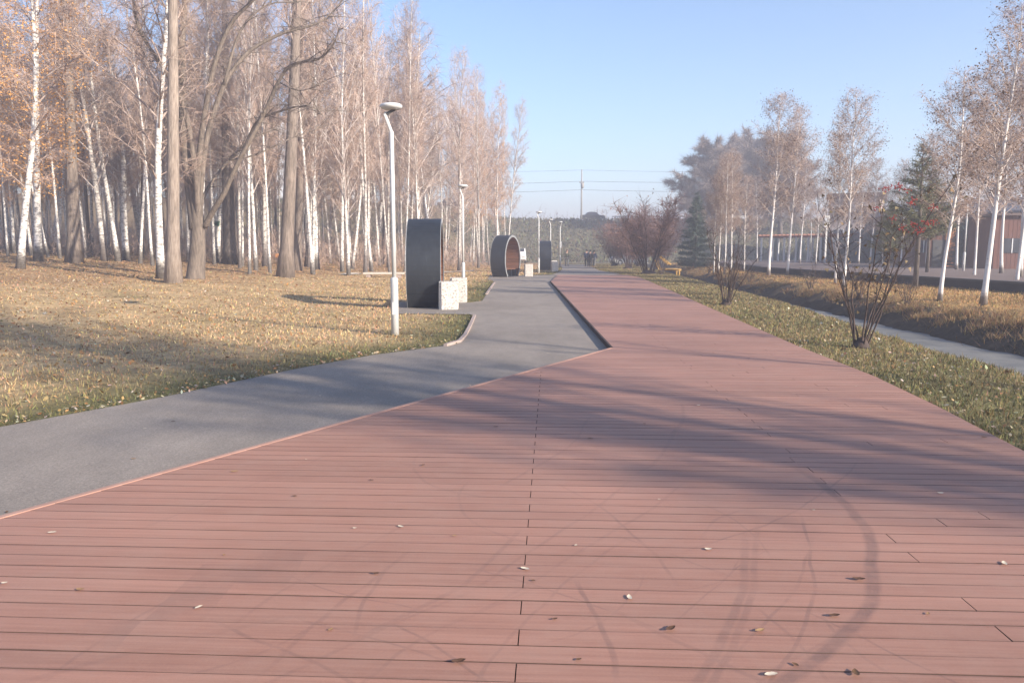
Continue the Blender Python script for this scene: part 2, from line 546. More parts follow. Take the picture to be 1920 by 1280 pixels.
M['coat_blue'] = simple('dark blue coat', (.03, .04, .075), (.022, .03, .055), 6)
M['coat_olive'] = simple('olive jacket', (.07, .072, .05), (.05, .052, .036), 6)
M['trouser_grey'] = simple('grey trousers', (.17, .17, .175), (.13, .13, .135), 6)
M['trouser_dark'] = simple('dark trousers', (.03, .03, .036), (.022, .022, .027), 6)
M['boot'] = simple('black shoes', (.015, .014, .014), (.011, .01, .01), 6)

# ------------------------------------------------------------------ mesh helpers
class MB:
    def __init__(self):
        self.v = []; self.f = []; self.m = []
    def box(self, c, s, rz=0.0, mi=0, rot=None):
        n = len(self.v)
        Mx = rot if rot is not None else Matrix.Rotation(rz, 3, 'Z')
        c = Vector(c)
        for dx, dy, dz in ((-1, -1, -1), (1, -1, -1), (1, 1, -1), (-1, 1, -1), (-1, -1, 1), (1, -1, 1), (1, 1, 1), (-1, 1, 1)):
            self.v.append(tuple(c + Mx @ Vector((dx * s[0] / 2, dy * s[1] / 2, dz * s[2] / 2))))
        for f in ((0, 3, 2, 1), (4, 5, 6, 7), (0, 1, 5, 4), (1, 2, 6, 5), (2, 3, 7, 6), (3, 0, 4, 7)):
            self.f.append(tuple(n + i for i in f)); self.m.append(mi)
        return self
    def tube(self, pts, rad, sides=6, mi=0, cap=True):
        pts = [Vector(p) for p in pts]
        if isinstance(rad, (int, float)):
            rad = [rad] * len(pts)
        n0 = len(self.v)
        for i, p in enumerate(pts):
            d = (pts[min(i + 1, len(pts) - 1)] - pts[max(i - 1, 0)])
            d = d.normalized() if d.length > 1e-9 else Vector((0, 0, 1))
            a = d.cross(Vector((0.31, 0.95, 0.02)))
            if a.length < .1:
                a = d.cross(Vector((1, 0, 0)))
            a.normalize(); b = d.cross(a)
            for k in range(sides):
                t = 2 * math.pi * k / sides
                self.v.append(tuple(p + (a * math.cos(t) + b * math.sin(t)) * rad[i]))
        for i in range(len(pts) - 1):
            for k in range(sides):
                k2 = (k + 1) % sides
                self.f.append((n0 + i * sides + k, n0 + i * sides + k2, n0 + (i + 1) * sides + k2, n0 + (i + 1) * sides + k)); self.m.append(mi)
        if cap:
            self.f.append(tuple(n0 + k for k in reversed(range(sides)))); self.m.append(mi)
            e = n0 + (len(pts) - 1) * sides
            self.f.append(tuple(e + k for k in range(sides))); self.m.append(mi)
        return self
    def lathe(self, prof, sides=20, c=(0, 0, 0), mi=0):
        n0 = len(self.v)
        for r, z in prof:
            for k in range(sides):
                t = 2 * math.pi * k / sides
                self.v.append((c[0] + r * math.cos(t), c[1] + r * math.sin(t), c[2] + z))
        for i in range(len(prof) - 1):
            for k in range(sides):
                k2 = (k + 1) % sides
                self.f.append((n0 + i * sides + k, n0 + i * sides + k2, n0 + (i + 1) * sides + k2, n0 + (i + 1) * sides + k)); self.m.append(mi)
        self.f.append(tuple(n0 + k for k in reversed(range(sides)))); self.m.append(mi)
        e = n0 + (len(prof) - 1) * sides
        self.f.append(tuple(e + k for k in range(sides))); self.m.append(mi)
        return self
    def prism(self, poly, z0, z1, mi=0):
        n0 = len(self.v); n = len(poly)
        for z in (z0, z1):
            for p in poly:
                self.v.append((p[0], p[1], z))
        self.f.append(tuple(n0 + i for i in reversed(range(n)))); self.m.append(mi)
        self.f.append(tuple(n0 + n + i for i in range(n))); self.m.append(mi)
        for i in range(n):
            j = (i + 1) % n
            self.f.append((n0 + i, n0 + j, n0 + n + j, n0 + n + i)); self.m.append(mi)
        return self
    def mesh(self, name, mats, smooth=False):
        me = bpy.data.meshes.new(name)
        me.from_pydata(self.v, [], self.f)
        for m in (mats if isinstance(mats, (list, tuple)) else [mats]):
            me.materials.append(m)
        me.polygons.foreach_set('material_index', self.m)
        if smooth:
            me.polygons.foreach_set('use_smooth', [True] * len(me.polygons))
        me.update()
        return me
    def build(self, name, mats, parent=None, smooth=False, bev=0):
        o = bpy.data.objects.new(name, self.mesh(name, mats, smooth))
        COL.objects.link(o)
        if parent:
            o.parent = parent
        if bev:
            b = o.modifiers.new('bevel', 'BEVEL')
            b.width = bev; b.segments = 2; b.limit_method = 'ANGLE'
        return o

def np_mesh(name, verts, faces, mats, mat_idx=None, cols=None, smooth=False):
    """faces: (n,3) or (n,4) array"""
    me = bpy.data.meshes.new(name)
    nv, (nf, k) = len(verts), faces.shape
    me.vertices.add(nv)
    me.vertices.foreach_set('co', np.asarray(verts, np.float32).ravel())
    me.loops.add(nf * k)
    me.loops.foreach_set('vertex_index', faces.astype(np.int32).ravel())
    me.polygons.add(nf)
    me.polygons.foreach_set('loop_start', np.arange(0, nf * k, k, dtype=np.int32))
    for m in (mats if isinstance(mats, (list, tuple)) else [mats]):
        me.materials.append(m)
    if mat_idx is not None:
        me.polygons.foreach_set('material_index', np.asarray(mat_idx, np.int32))
    if smooth:
        me.polygons.foreach_set('use_smooth', np.ones(nf, bool))
    if cols is not None:
        a = me.attributes.new('col', 'FLOAT_COLOR', 'POINT')
        c4 = np.ones((nv, 4), np.float32); c4[:, :3] = cols
        a.data.foreach_set('color', c4.ravel())
    me.update(calc_edges=True)
    return me

def link(name, me, parent=None):
    o = bpy.data.objects.new(name, me)
    COL.objects.link(o)
    if parent:
        o.parent = parent
    return o

def tag(o, label=None, cat=None, group=None, kind=None):
    if label: o['label'] = label
    if cat: o['category'] = cat
    if group: o['group'] = group
    if kind: o['kind'] = kind
    return o

def empty(name, loc, rz=0.0):
    e = bpy.data.objects.new(name, None)
    e.empty_display_size = .3
    COL.objects.link(e)
    e.location = loc
    e.rotation_euler = (0, 0, rz)
    return e

def copy_tree(o, parent=None):
    c = o.copy()
    COL.objects.link(c)
    if parent:
        c.parent = parent
    for ch in o.children:
        copy_tree(ch, c)
    return c
# ------------------------------------------------------------------ outlines on the ground
ASPH = -0.08
def W(pts, z=0.0):
    return [G(u, v, z) for u, v in pts]
edge_px = [(0, 800), (300, 745), (560, 690), (700, 665), (800, 652), (850, 646)]
EDGE = W(edge_px, ASPH)
d0 = (EDGE[0] - EDGE[2]); d0.normalize()
EDGE = [EDGE[0] + d0 * 14] + EDGE
bend = W([(862, 641), (872, 630), (880, 615), (890, 592)], ASPH)
pad1 = W([(880, 589), (745, 588), (748, 566), (880, 567), (904, 564)], ASPH)
up1 = W([(912, 552), (920, 540), (927, 530)], ASPH)
pad2 = W([(925, 527), (914, 524), (918, 517), (1003, 516)], ASPH)
far_l = W([(1035, 515), (1052, 508), (1054, 504), (1052, 496)], ASPH)
far_r = W([(1102, 496), (1123, 507), (1166, 514)], ASPH)
SAFE = [Vector((x, y, ASPH)) for x, y in (xy(3.0, 48), xy(.8, 41), xy(1.2, 30), xy(1.4, 13), xy(-1.0, 9.5), xy(-3.2, 2), xy(-5, -8))]
ASPH_POLY = EDGE + bend + pad1 + up1 + pad2 + far_l + far_r + SAFE + [Vector((-16, -8, ASPH))]

# deck limits across the boards, as functions of the distance along it
def os_pts(px):
    out = []
    for u, v in px:
        p = G(u, v)
        o, s = os_(p.x, p.y)
        out.append((s, o))
    return out
lp = os_pts([(0, 972), (1150, 652), (1033, 527), (1046, 515)])
(sa, oa), (sb, ob) = lp[0], lp[1]
k = (ob - oa) / (sb - sa)
lp = [(sa - 6, oa - 6 * k)] + lp
L_S, L_O = [p[0] for p in lp], [p[1] for p in lp]
rp = os_pts([(1920, 845), (1760, 762), (1640, 705), (1500, 650), (1350, 585), (1250, 541), (1200, 520), (1168, 514)])
rp = [(-6, rp[0][1] - .25)] + rp
R_S, R_O = [p[0] for p in rp], [p[1] for p in rp]
left = lambda s: float(np.interp(s, L_S, L_O))
right = lambda s: float(np.interp(s, R_S, R_O))
S_END = min(L_S[-1], R_S[-1])

def dist_poly(x, y, poly):
    best = np.full(np.shape(x), 1e9)
    for a, b in zip(poly[:-1], poly[1:]):
        ax, ay, bx, by = a[0], a[1], b[0], b[1]
        dx, dy = bx - ax, by - ay
        t = np.clip(((x - ax) * dx + (y - ay) * dy) / (dx * dx + dy * dy + 1e-9), 0, 1)
        best = np.minimum(best, np.hypot(x - ax - t * dx, y - ay - t * dy))
    return best

def inside(x, y, poly):
    r = np.zeros(np.shape(x), bool)
    n = len(poly)
    for i in range(n):
        ax, ay = poly[i][0], poly[i][1]
        bx, by = poly[(i + 1) % n][0], poly[(i + 1) % n][1]
        c = ((ay > y) != (by > y)) & (x < (bx - ax) * (y - ay) / (by - ay + 1e-12) + ax)
        r ^= c
    return r

LEFT_LINE = EDGE + bend + up1 + far_l
# what grows where: litter, verge green, ditch mud, dry bank, embankment
def zone_col(x, y):
    x = np.asarray(x, float); y = np.asarray(y, float)
    o = x * DY - y * DX; s = x * DX + y * DY
    nz = _n1(x, y, .55, 2) + .5 * _n1(x, y, 1.9, 8)
    lit = np.array([.36, .235, .13]); tan = np.array([.44, .31, .17]); green = np.array([.145, .132, .06])
    brown = np.array([.25, .165, .09]); verge = np.array([.225, .178, .088]); mud = np.array([.075, .058, .043])
    dry = np.array([.34, .215, .095]); emb = np.array([.135, .122, .078])
    c = np.empty(np.shape(x) + (3,))
    d = dist_poly(x, y, LEFT_LINE)
    wood = sstep(-1, 4, -(o + 14) + (s - 32) * .25 + nz * 2)
    a = tan * (1 - wood[..., None]) + lit * wood[..., None]
    gr = np.clip(1.15 - d / (1.9 + .9 * nz), 0, 1)
    gr = np.maximum(gr, sstep(.45, 1.0, nz) * .45 * (1 - wood))
    a = a * (1 - gr[..., None]) + green * gr[..., None]
    br = sstep(.1, 1.1, _n1(x, y, .8, 14)) * .55
    a = a * (1 - br[..., None]) + brown * br[..., None]
    e = o - np.interp(s, LIP_S, LIP_O)
    b = np.broadcast_to(verge, c.shape).copy()
    g2 = sstep(-.2, .9, nz + .5 - (s - 8) * .035)
    b = b * (1 - g2[..., None] * .7) + green * g2[..., None] * .7
    e2 = o - np.interp(s, FAR_S, FAR_O)
    m1 = sstep(.15, .7, e) * (1 - sstep(1.4, 2.2, e2 + .6 * nz))
    b = b * (1 - m1[..., None]) + mud * m1[..., None]
    m2 = sstep(1.5, 2.3, e2 + .5 * nz)
    dd = dry * (1 + .25 * nz[..., None])
    b = b * (1 - m2[..., None]) + dd * m2[..., None]
    r = sstep(-1, 1, o - 1)[..., None]
    c = a * (1 - r) + b * r
    f = sstep(104, 116, y)[..., None]
    emb = emb * (1 - .6 * sstep(4, 12, -x)[..., None]) + lit * .75 * .6 * sstep(4, 12, -x)[..., None]
    c = c * (1 - f) + emb * (1 + .12 * nz[..., None]) * f
    return np.clip(c, .01, .9)

# ------------------------------------------------------------------ the setting
def axis(fine0, fine1, step, lo, hi, g=1.16):
    a = list(np.arange(fine0, fine1 + 1e-6, step))
    st = step
    while a[-1] < hi:
        st *= g; a.append(a[-1] + st)
    st = step
    while a[0] > lo:
        st *= g; a.insert(0, a[0] - st)
    return np.array(a)
gx = axis(-16, 17, .28, -2500, 2500, 1.09)
gy = axis(2, 44, .34, -200, 3500, 1.055)
X, Y = np.meshgrid(gx, gy)
Z = terrain(X, Y)
nx, ny = len(gx), len(gy)
idx = np.arange(nx * ny).reshape(ny, nx)
fq = np.stack([idx[:-1, :-1], idx[:-1, 1:], idx[1:, 1:], idx[1:, :-1]], -1).reshape(-1, 4)
gm = np_mesh('ground', np.stack([X, Y, Z], -1).reshape(-1, 3), fq, M['ground'], cols=zone_col(X, Y).reshape(-1, 3), smooth=True)
tag(link('ground', gm), 'grassy park ground with leaf litter and far grass embankment', None, None, 'structure')

mb = MB()
mb.v = [tuple(p) for p in ASPH_POLY]; mb.f = [tuple(range(len(ASPH_POLY)))]; mb.m = [0]
tag(mb.build('asphalt_path', M['asphalt']), 'grey asphalt path beside the reddish deck', None, None, 'structure')

def strip(name, pts, w, z0, z1, mat, parent=None):
    """a long low bar along a line on the ground"""
    m_ = MB()
    pts = [Vector((p[0], p[1], 0)) for p in pts]
    L, Rr = [], []
    for i, p in enumerate(pts):
        d = (pts[min(i + 1, len(pts) - 1)] - pts[max(i - 1, 0)]).normalized()
        n = Vector((-d.y, d.x, 0))
        L.append(p + n * w / 2); Rr.append(p - n * w / 2)
    n = len(pts)
    for z in (z0, z1):
        m_.v += [(q.x, q.y, z) for q in L] + [(q.x, q.y, z) for q in Rr]
    for i in range(n - 1):
        m_.f += [(2 * n + i, 3 * n + i, 3 * n + i + 1, 2 * n + i + 1), (i, i + 1, n + i + 1, n + i),
                 (i, 2 * n + i, 2 * n + i + 1, i + 1), (n + i, n + i + 1, 3 * n + i + 1, 3 * n + i)]
        m_.m += [0] * 4
    m_.f += [(0, n, 3 * n, 2 * n), (n - 1, 3 * n - 1, 4 * n - 1, 2 * n - 1)[::-1]]
    m_.m += [0, 0]
    return m_.build(name, mat, parent)

tag(strip('kerb', W([(835, 649)], ASPH) + bend, .07, -.12, -.035, M['kerb']), 'pinkish kerb at the bend of the asphalt path', None, None, 'structure')
tag(strip('kerb', up1, .08, -.12, -.035, M['kerb']), 'pinkish kerb before the second ring shelter', None, None, 'structure')
gp = [G(640, 517, .1), G(700, 514.5, .1), G(760, 512, .05), G(850, 508.5, -.02), G(890, 507, -.05)]
mb = MB()
for i in range(16):
    t = i / 15 * 4
    a = int(min(t, 3)); f = t - a
    p = gp[a].lerp(gp[a + 1], f)
    for q in (-.9, .9):
        yy = p.y + q
        mb.v.append((p.x, yy, T(p.x, yy) + .05))
for i in range(15):
    mb.f.append((2 * i, 2 * i + 2, 2 * i + 3, 2 * i + 1)); mb.m.append(0)
tag(mb.build('gravel_path', M['pale_gravel']), 'pale narrow path passing behind the nearest ring shelter', None, None, 'structure')
# the pale cross path at the foot of the embankment
mb = MB()
for i in range(12):
    x = -14 + i * 3
    for q in (107.0, 109.6):
        mb.v.append((x, q, T(x, q) + .05))
for i in range(11):
    mb.f.append((2 * i, 2 * i + 2, 2 * i + 3, 2 * i + 1)); mb.m.append(0)
tag(mb.build('cross_path', M['pale_gravel']), 'pale path crossing at the foot of the embankment', None, None, 'structure')

# boardwalk
PITCH, GAP = .14, .0060
under = MB()
so = np.linspace(-5.5, S_END, 60)
pl = [xy(left(s) + .012, s) for s in so] + [xy(right(s) - .01, s) for s in so[::-1]]
under.v = [(p[0], p[1], -.030) for p in pl]; under.f = [tuple(range(len(pl)))]; under.m = [0]
deck = tag(under.build('boardwalk', M['deck_under']), 'reddish brown plank deck running into the distance', None, None, 'structure')
pieces = []
rowi = int(math.floor(-5.5 / PITCH))
pr = random.Random(5)
while rowi * PITCH < S_END - PITCH:
    s0 = rowi * PITCH + GAP / 2
    s1 = s0 + PITCH - GAP + pr.uniform(-.0012, .0012)
    l0, l1, r0, r1 = left(s0), left(s1), right(s0), right(s1)
    ph = -.13 if rowi % 2 == 0 else 1.97
    if rowi % 2 == 0:
        js = [-.13 - 4.6, -.13] + ([pr.uniform(2.6, 3.7)] if pr.random() < .25 else [])
    else:
        js = [-3.4 + pr.uniform(-.6, .6)] * (pr.random() < .3) + ([1.97] if pr.random() < .6 else [pr.uniform(1.9, 3.3)])
    js = [j for j in js if max(l0, l1) + .12 < j < min(r0, r1) - .12]
    cuts = [(l0, l1)] + [(j, j) for j in js] + [(r0, r1)]
    for i, (a, b) in enumerate(zip(cuts[:-1], cuts[1:])):
        g = .0025
        qa = (a[0] + (g if i else 0), a[1] + (g if i else 0))
        qb = (b[0] - g, b[1] - g)
        pieces.append((s0, s1, qa, qb, i > 0 and i < len(cuts) - 2))
    rowi += 1
tanh_ = (CU / FPX) * 1.03
def in_view(p):
    s0, s1, a, b, full = p
    if s0 < 2.45: return False
    x0, y0 = xy(a[0], s0); x1, y1 = xy(b[0], s0)
    return x1 > -tanh_ * y0 - .3 and x0 < tanh_ * y1 + .3
vis = sorted([p for p in pieces if in_view(p)], key=lambda p: p[0])[:300]
vis_set = set(id(p) for p in vis)
def plank_geo(p, dz, nseg):
    """a board, its top edges a little wavy and warped along the length"""
    s0, s1, a, b, full = p
    vv, ff, mm = [], [], []
    for i in range(nseg + 1):
        t = i / nseg
        e0, e1 = (pr.uniform(-.0022, .0022), pr.uniform(-.0022, .0022)) if 0 < i < nseg else (0, 0)
        z0, z1 = pr.uniform(-.0006, .0006), pr.uniform(-.0006, .0006)
        for o_, s_, z_ in ((a[0] + (b[0] - a[0]) * t, s0 + e0, -.028), (a[1] + (b[1] - a[1]) * t, s1 + e1, -.028), (a[1] + (b[1] - a[1]) * t, s1 + e1, z1), (a[0] + (b[0] - a[0]) * t, s0 + e0, z0)):
            x, y = xy(o_, s_)
            vv.append((x, y, z_ + dz))
    for i in range(nseg):
        k_ = 4 * i
        for q in range(4):
            q2 = (q + 1) % 4
            ff.append((k_ + q, k_ + q2, k_ + 4 + q2, k_ + 4 + q)); mm.append(0 if q == 2 else 1)
    e_ = 4 * nseg
    ff += [(3, 2, 1, 0), (e_, e_ + 1, e_ + 2, e_ + 3)]; mm += [1, 1]
    return vv, ff, mm
rest = MB()
shared = {}
for p in pieces:
    dz = pr.uniform(-.0006, .0006)
    s0, s1, a, b, full = p
    if id(p) in vis_set:
        ln = round(b[0] - a[0], 3)
        cx, cy = xy(a[0], s0)
        if full and ln in shared:
            me = shared[ln]
        else:
            m_ = MB()
            vv, ff, mm = plank_geo(p, 0, 6)
            m_.v = [(q[0] - cx, q[1] - cy, q[2]) for q in vv]
            m_.f = ff; m_.m = mm
            me = m_.mesh('plank', [M['deck'], M['deck_side']])
            if full: shared[ln] = me
        o = link('plank', me, deck)
        o.location = (cx, cy, dz)
        o.rotation_euler = (pr.uniform(-.004, .004), 0, 0)
    else:
        n = len(rest.v)
        vv, ff, mm = plank_geo(p, dz, 3)
        rest.v += vv
        rest.f += [tuple(n + i for i in f) for f in ff]; rest.m += mm
tag(rest.build('plank_rows', [M['deck'], M['deck_side']], deck), None, None, None, 'stuff')
e_ = [xy(left(s) - .028, s) for s in np.linspace(-5.3, L_S[2] - .01, 12)]
strip('edging', e_, .05, -.09, .004, M['deck_edge_lit'], deck)
f_ = [xy(left(s) - .02, s) for s in np.linspace(L_S[2] + .02, L_S[3], 30)]
strip('fascia', f_, .035, -.09, .006, M['deck_fascia_shaded'], deck)

# ditch water
mb = MB()
ss = np.linspace(-50, 104, 60)
for s in ss:
    a = float(np.interp(s, LIP_S, LIP_O))
    for o in (a + .3, float(np.interp(s, FAR_S, FAR_O)) + .55):
        x, y = xy(o, s)
        mb.v.append((x, y, -.64))
for i in range(len(ss) - 1):
    mb.f.append((2 * i, 2 * i + 1, 2 * i + 3, 2 * i + 2)); mb.m.append(0)
tag(mb.build('water', M['water']), 'narrow strip of murky grey water in the ditch', None, None, 'structure')

# plaza behind the dark retaining wall on the right
WALL = [Vector(p) for p in ((21.2, 4, 0), (19.9, 30, 0), (18.9, 44, 0), (18.6, 57, 0), (21.0, 74, 0))]
PZ = .36
mb = MB()
poly = [(p.x + .2, p.y) for p in WALL] + [(24, 100), (95, 100), (95, -10), (22, -10)]
mb.prism(poly, -.3, PZ)
tag(mb.build('plaza', M['paving']), 'pinkish paved plaza behind the dark retaining wall', None, None, 'structure')
rw = empty('retaining_wall', WALL[1])
wo = strip('wall_body', [p - WALL[1] for p in WALL], .30, -.25, PZ - .02, M['wall_dark'], rw)
strip('coping', [p - WALL[1] for p in WALL], .42, PZ - .02, PZ + .07, M['wall_cap'], rw)
tag(rw, 'long low dark retaining wall edging the plaza beyond the ditch', 'wall')
# ------------------------------------------------------------------ grass blades and fallen leaves
def scatter(n, smin, smax, olo, ohi, near=True):
    """points on the ground, more of them near the camera"""
    u = NR.random(n)
    s = np.exp(np.log(smin) + u * (np.log(smax) - np.log(smin))) if near else smin + u * (smax - smin)
    o = olo + NR.random(n) * (ohi - olo)
    x = o * DY + s * DX; y = -o * DX + s * DY
    return x, y, o, s
def visible(x, y, m=1.06):
    return (y > 2) & (np.abs(x) < y * CU / FPX * m + .6)
def on_paving(x, y, o, s):
    p = inside(x, y, ASPH_POLY)
    lo = np.interp(s, L_S, L_O); hi = np.interp(s, R_S, R_O)
    return p | ((o > lo - .06) & (o < hi + .01) & (s < S_END + .5))

def blades(x, y, h, w, col, lean=.6):
    n = len(x)
    z = terrain(x, y)
    az = NR.random(n) * 2 * np.pi
    la = NR.random(n) * 2 * np.pi
    ll = h * lean * NR.random(n)
    v = np.empty((n, 3, 3))
    v[:, 0] = np.stack([x - np.cos(az) * w / 2, y - np.sin(az) * w / 2, z - .005], -1)
    v[:, 1] = np.stack([x + np.cos(az) * w / 2, y + np.sin(az) * w / 2, z - .005], -1)
    v[:, 2] = np.stack([x + np.cos(la) * ll, y + np.sin(la) * ll, z + h], -1)
    f = np.arange(n * 3).reshape(n, 3)
    return v.reshape(-1, 3), f, np.repeat(col, 3, 0)

def flat_leaves(x, y, size, col, lift=.01, curl=.5, z=None):
    n = len(x)
    z = (terrain(x, y) if z is None else z) + lift
    az = NR.random(n) * 2 * np.pi
    t1 = NR.normal(0, curl, n); t2 = NR.normal(0, curl, n)
    ax = np.stack([np.cos(az), np.sin(az), t1 * .7], -1) * size[:, None] * .5
    bx = np.stack([-np.sin(az), np.cos(az), t2 * .7], -1) * size[:, None] * .32
    c = np.stack([x, y, z + size * .12], -1)
    v = np.stack([c - ax, c - bx * 1.0 + ax * .1, c + ax, c + bx + ax * .1], 1)
    f = np.arange(n * 4).reshape(n, 4)
    return v.reshape(-1, 3), f, np.repeat(col, 4, 0)

def jit(col, a=.25, b=.12):
    n = len(col)
    return np.clip(col * (1 + NR.normal(0, a, (n, 1))) * (1 + NR.normal(0, b, (n, 3))), .008, .85)

# right-hand verge
def make_grass(name, label, n, smin, smax, olo, ohi, cond, hmul=1.0):
    x, y, o, s = scatter(n, smin, smax, olo, ohi)
    k = visible(x, y) & ~on_paving(x, y, o, s) & cond(x, y, o, s)
    x, y, o, s = x[k], y[k], o[k], s[k]
    clump = .55 + .45 * _n1(x, y, 4.3, 1) + .25 * _n1(x, y, 11., 4)
    h = np.clip(NR.normal(.038, .016, len(x)) * (0.7 + clump), .018, .16) * hmul * (1 + s * .004)
    w = .006 + .0011 * s
    col = jit(zone_col(x, y) * 1.15, .28, .1)
    v, f, c = blades(x, y, h, w, col, 1.0)
    me = np_mesh(name, v, f, M['grass'], cols=c)
    tag(link(name, me), label, None, None, 'stuff')
make_grass('grass', 'mown yellowish green grass between deck and ditch', 150000, 4.0, 95, 3.5, 12,
           lambda x, y, o, s: o - np.interp(s, LIP_S, LIP_O) < .45)
make_grass('grass', 'green and tan grass between the asphalt and the wood', 190000, 6.0, 90, -34, 3,
           lambda x, y, o, s: NR.random(len(x)) < np.clip(1.25 - dist_poly(x, y, LEFT_LINE) / 9, .22, 1))
make_grass('dry_grass', 'tufted brown grass along the far bank of the ditch', 60000, 12, 95, 9, 20,
           lambda x, y, o, s: o - np.interp(s, FAR_S, FAR_O) > 1.6, 1.15)

# shaggy dry tufts hanging over the far bank
tx, ty, to, ts = scatter(260, 14, 80, 0, 1)
toff = np.interp(ts, FAR_S, FAR_O) + NR.normal(1.25, .3, len(ts))
tx = toff * DY + ts * DX; ty = -toff * DX + ts * DY
kk = visible(tx, ty, 1.1)
tx, ty = tx[kk], ty[kk]
rep = 90
bx = np.repeat(tx, rep) + NR.normal(0, .16, len(tx) * rep); by = np.repeat(ty, rep) + NR.normal(0, .16, len(tx) * rep)
hh = np.clip(NR.normal(.13, .06, len(bx)), .03, .32)
cc = jit(np.repeat(np.array([[.33, .215, .11]]), len(bx), 0), .3, .1)
v, f, c = blades(bx, by, hh, np.full(len(bx), .018), cc, 1.6)
tag(link('dry_tufts', np_mesh('dry_tufts', v, f, M['grass'], cols=c)), 'shaggy dry grass hanging over the far ditch bank', None, None, 'stuff')

# fallen leaves
PAL = .88 * np.array([[.46, .27, .11], [.36, .19, .075], [.52, .36, .19], [.24, .135, .07], [.52, .42, .29], [.42, .22, .09], [.56, .48, .37]])
def make_litter(name, label, n, smin, smax, olo, ohi, cond, sz=.038, w=None):
    x, y, o, s = scatter(n, smin, smax, olo, ohi)
    k = visible(x, y) & ~on_paving(x, y, o, s) & cond(x, y, o, s)
    x, y, s = x[k], y[k], s[k]
    pw = np.array(w or [.22, .16, .2, .14, .12, .1, .06]); pw = pw / pw.sum()
    col = jit(PAL[NR.choice(len(PAL), len(x), p=pw)], .2, .08)
    size = np.clip(NR.normal(sz, .018, len(x)), .02, .12) * (1 + s * .012)
    v, f, c = flat_leaves(x, y, size, col, .015, .6)
    tag(link(name, np_mesh(name, v, f, M['litter'], cols=c)), label, None, None, 'stuff')
make_litter('leaf_litter', 'brown and tan fallen leaves covering the floor of the wood', 130000, 7, 105, -50, 3,
            lambda x, y, o, s: NR.random(len(x)) < np.clip(dist_poly(x, y, LEFT_LINE) / 6 + .10, 0, 1))
make_litter('leaf_litter', 'pale fallen leaves strewn over the grass beside the deck', 13000, 4.5, 60, 3.5, 9.5,
            lambda x, y, o, s: (o - np.interp(s, LIP_S, LIP_O) < .3) & (NR.random(len(x)) < .6), .034, [.1, .08, .2, .15, .3, .05, .3])
# drift of pale leaves along the asphalt edge
t = NR.random(1500)
seg = [Vector((p.x, p.y, 0)) for p in EDGE + bend[:1]]
cum = np.cumsum([0] + [(b - a).length for a, b in zip(seg[:-1], seg[1:])])
px_ = np.interp(t * cum[-1], cum, [p.x for p in seg]); py_ = np.interp(t * cum[-1], cum, [p.y for p in seg])
off = np.abs(NR.normal(0, .22, len(t))) - .05
px_ = px_ - off * .85; py_ = py_ + off * .52
col = jit(PAL[NR.choice(len(PAL), len(t), p=[.12, .08, .25, .07, .25, .05, .18])], .2, .08)
v, f, c = flat_leaves(px_, py_, np.clip(NR.normal(.042, .015, len(t)), .02, .08), col, .02, .6, z=np.full(len(t), -.085))
tag(link('leaf_drift', np_mesh('leaf_drift', v, f, M['litter'], cols=c)), 'pale leaves drifted along the near edge of the asphalt', None, None, 'stuff')

# ------------------------------------------------------------------ trees
def tri_twigs(segs, n, lmin, lmax, w, droop, spread, rng, along=.5, taper=None):
    """thin twig blades grown from a list of (a, b) limb segments"""
    A = np.array([s[0] for s in segs]); B = np.array([s[1] for s in segs])
    ln = np.linalg.norm(B - A, axis=1) + 1e-6
    p = ln / ln.sum()
    i = rng.choice(len(segs), n, p=p)
    t = rng.random(n)[:, None]
    P = A[i] * (1 - t) + B[i] * t
    D = (B[i] - A[i]) / ln[i][:, None]
    rnd = rng.normal(0, 1, (n, 3)); rnd /= np.linalg.norm(rnd, axis=1)[:, None]
    d = D * along + rnd * spread + np.array([0, 0, -droop])
    d /= np.linalg.norm(d, axis=1)[:, None] + 1e-9
    L = (lmin + rng.random(n) * (lmax - lmin))[:, None]
    side = np.cross(d, rng.normal(0, 1, (n, 3)))
    side /= np.linalg.norm(side, axis=1)[:, None] + 1e-9
    ww = (w * (.6 + .8 * rng.random(n)))[:, None]
    v = np.stack([P - side * ww / 2, P + side * ww / 2, P + d * L], 1)
    return v.reshape(-1, 3), np.arange(n * 3).reshape(n, 3), P + d * L

def leaf_quads(C, size, rng, hang=.4):
    n = len(C)
    a = rng.normal(0, 1, (n, 3)); a[:, 2] -= hang; a /= np.linalg.norm(a, axis=1)[:, None]
    b = np.cross(a, rng.normal(0, 1, (n, 3))); b /= np.linalg.norm(b, axis=1)[:, None] + 1e-9
    s = (size * (.6 + .8 * rng.random(n)))[:, None]
    v = np.concatenate([C - b * s * .35, C + a * s * .9, C + b * s * .35], 1).reshape(-1, 3)
    return v, np.arange(n * 3).reshape(n, 3)

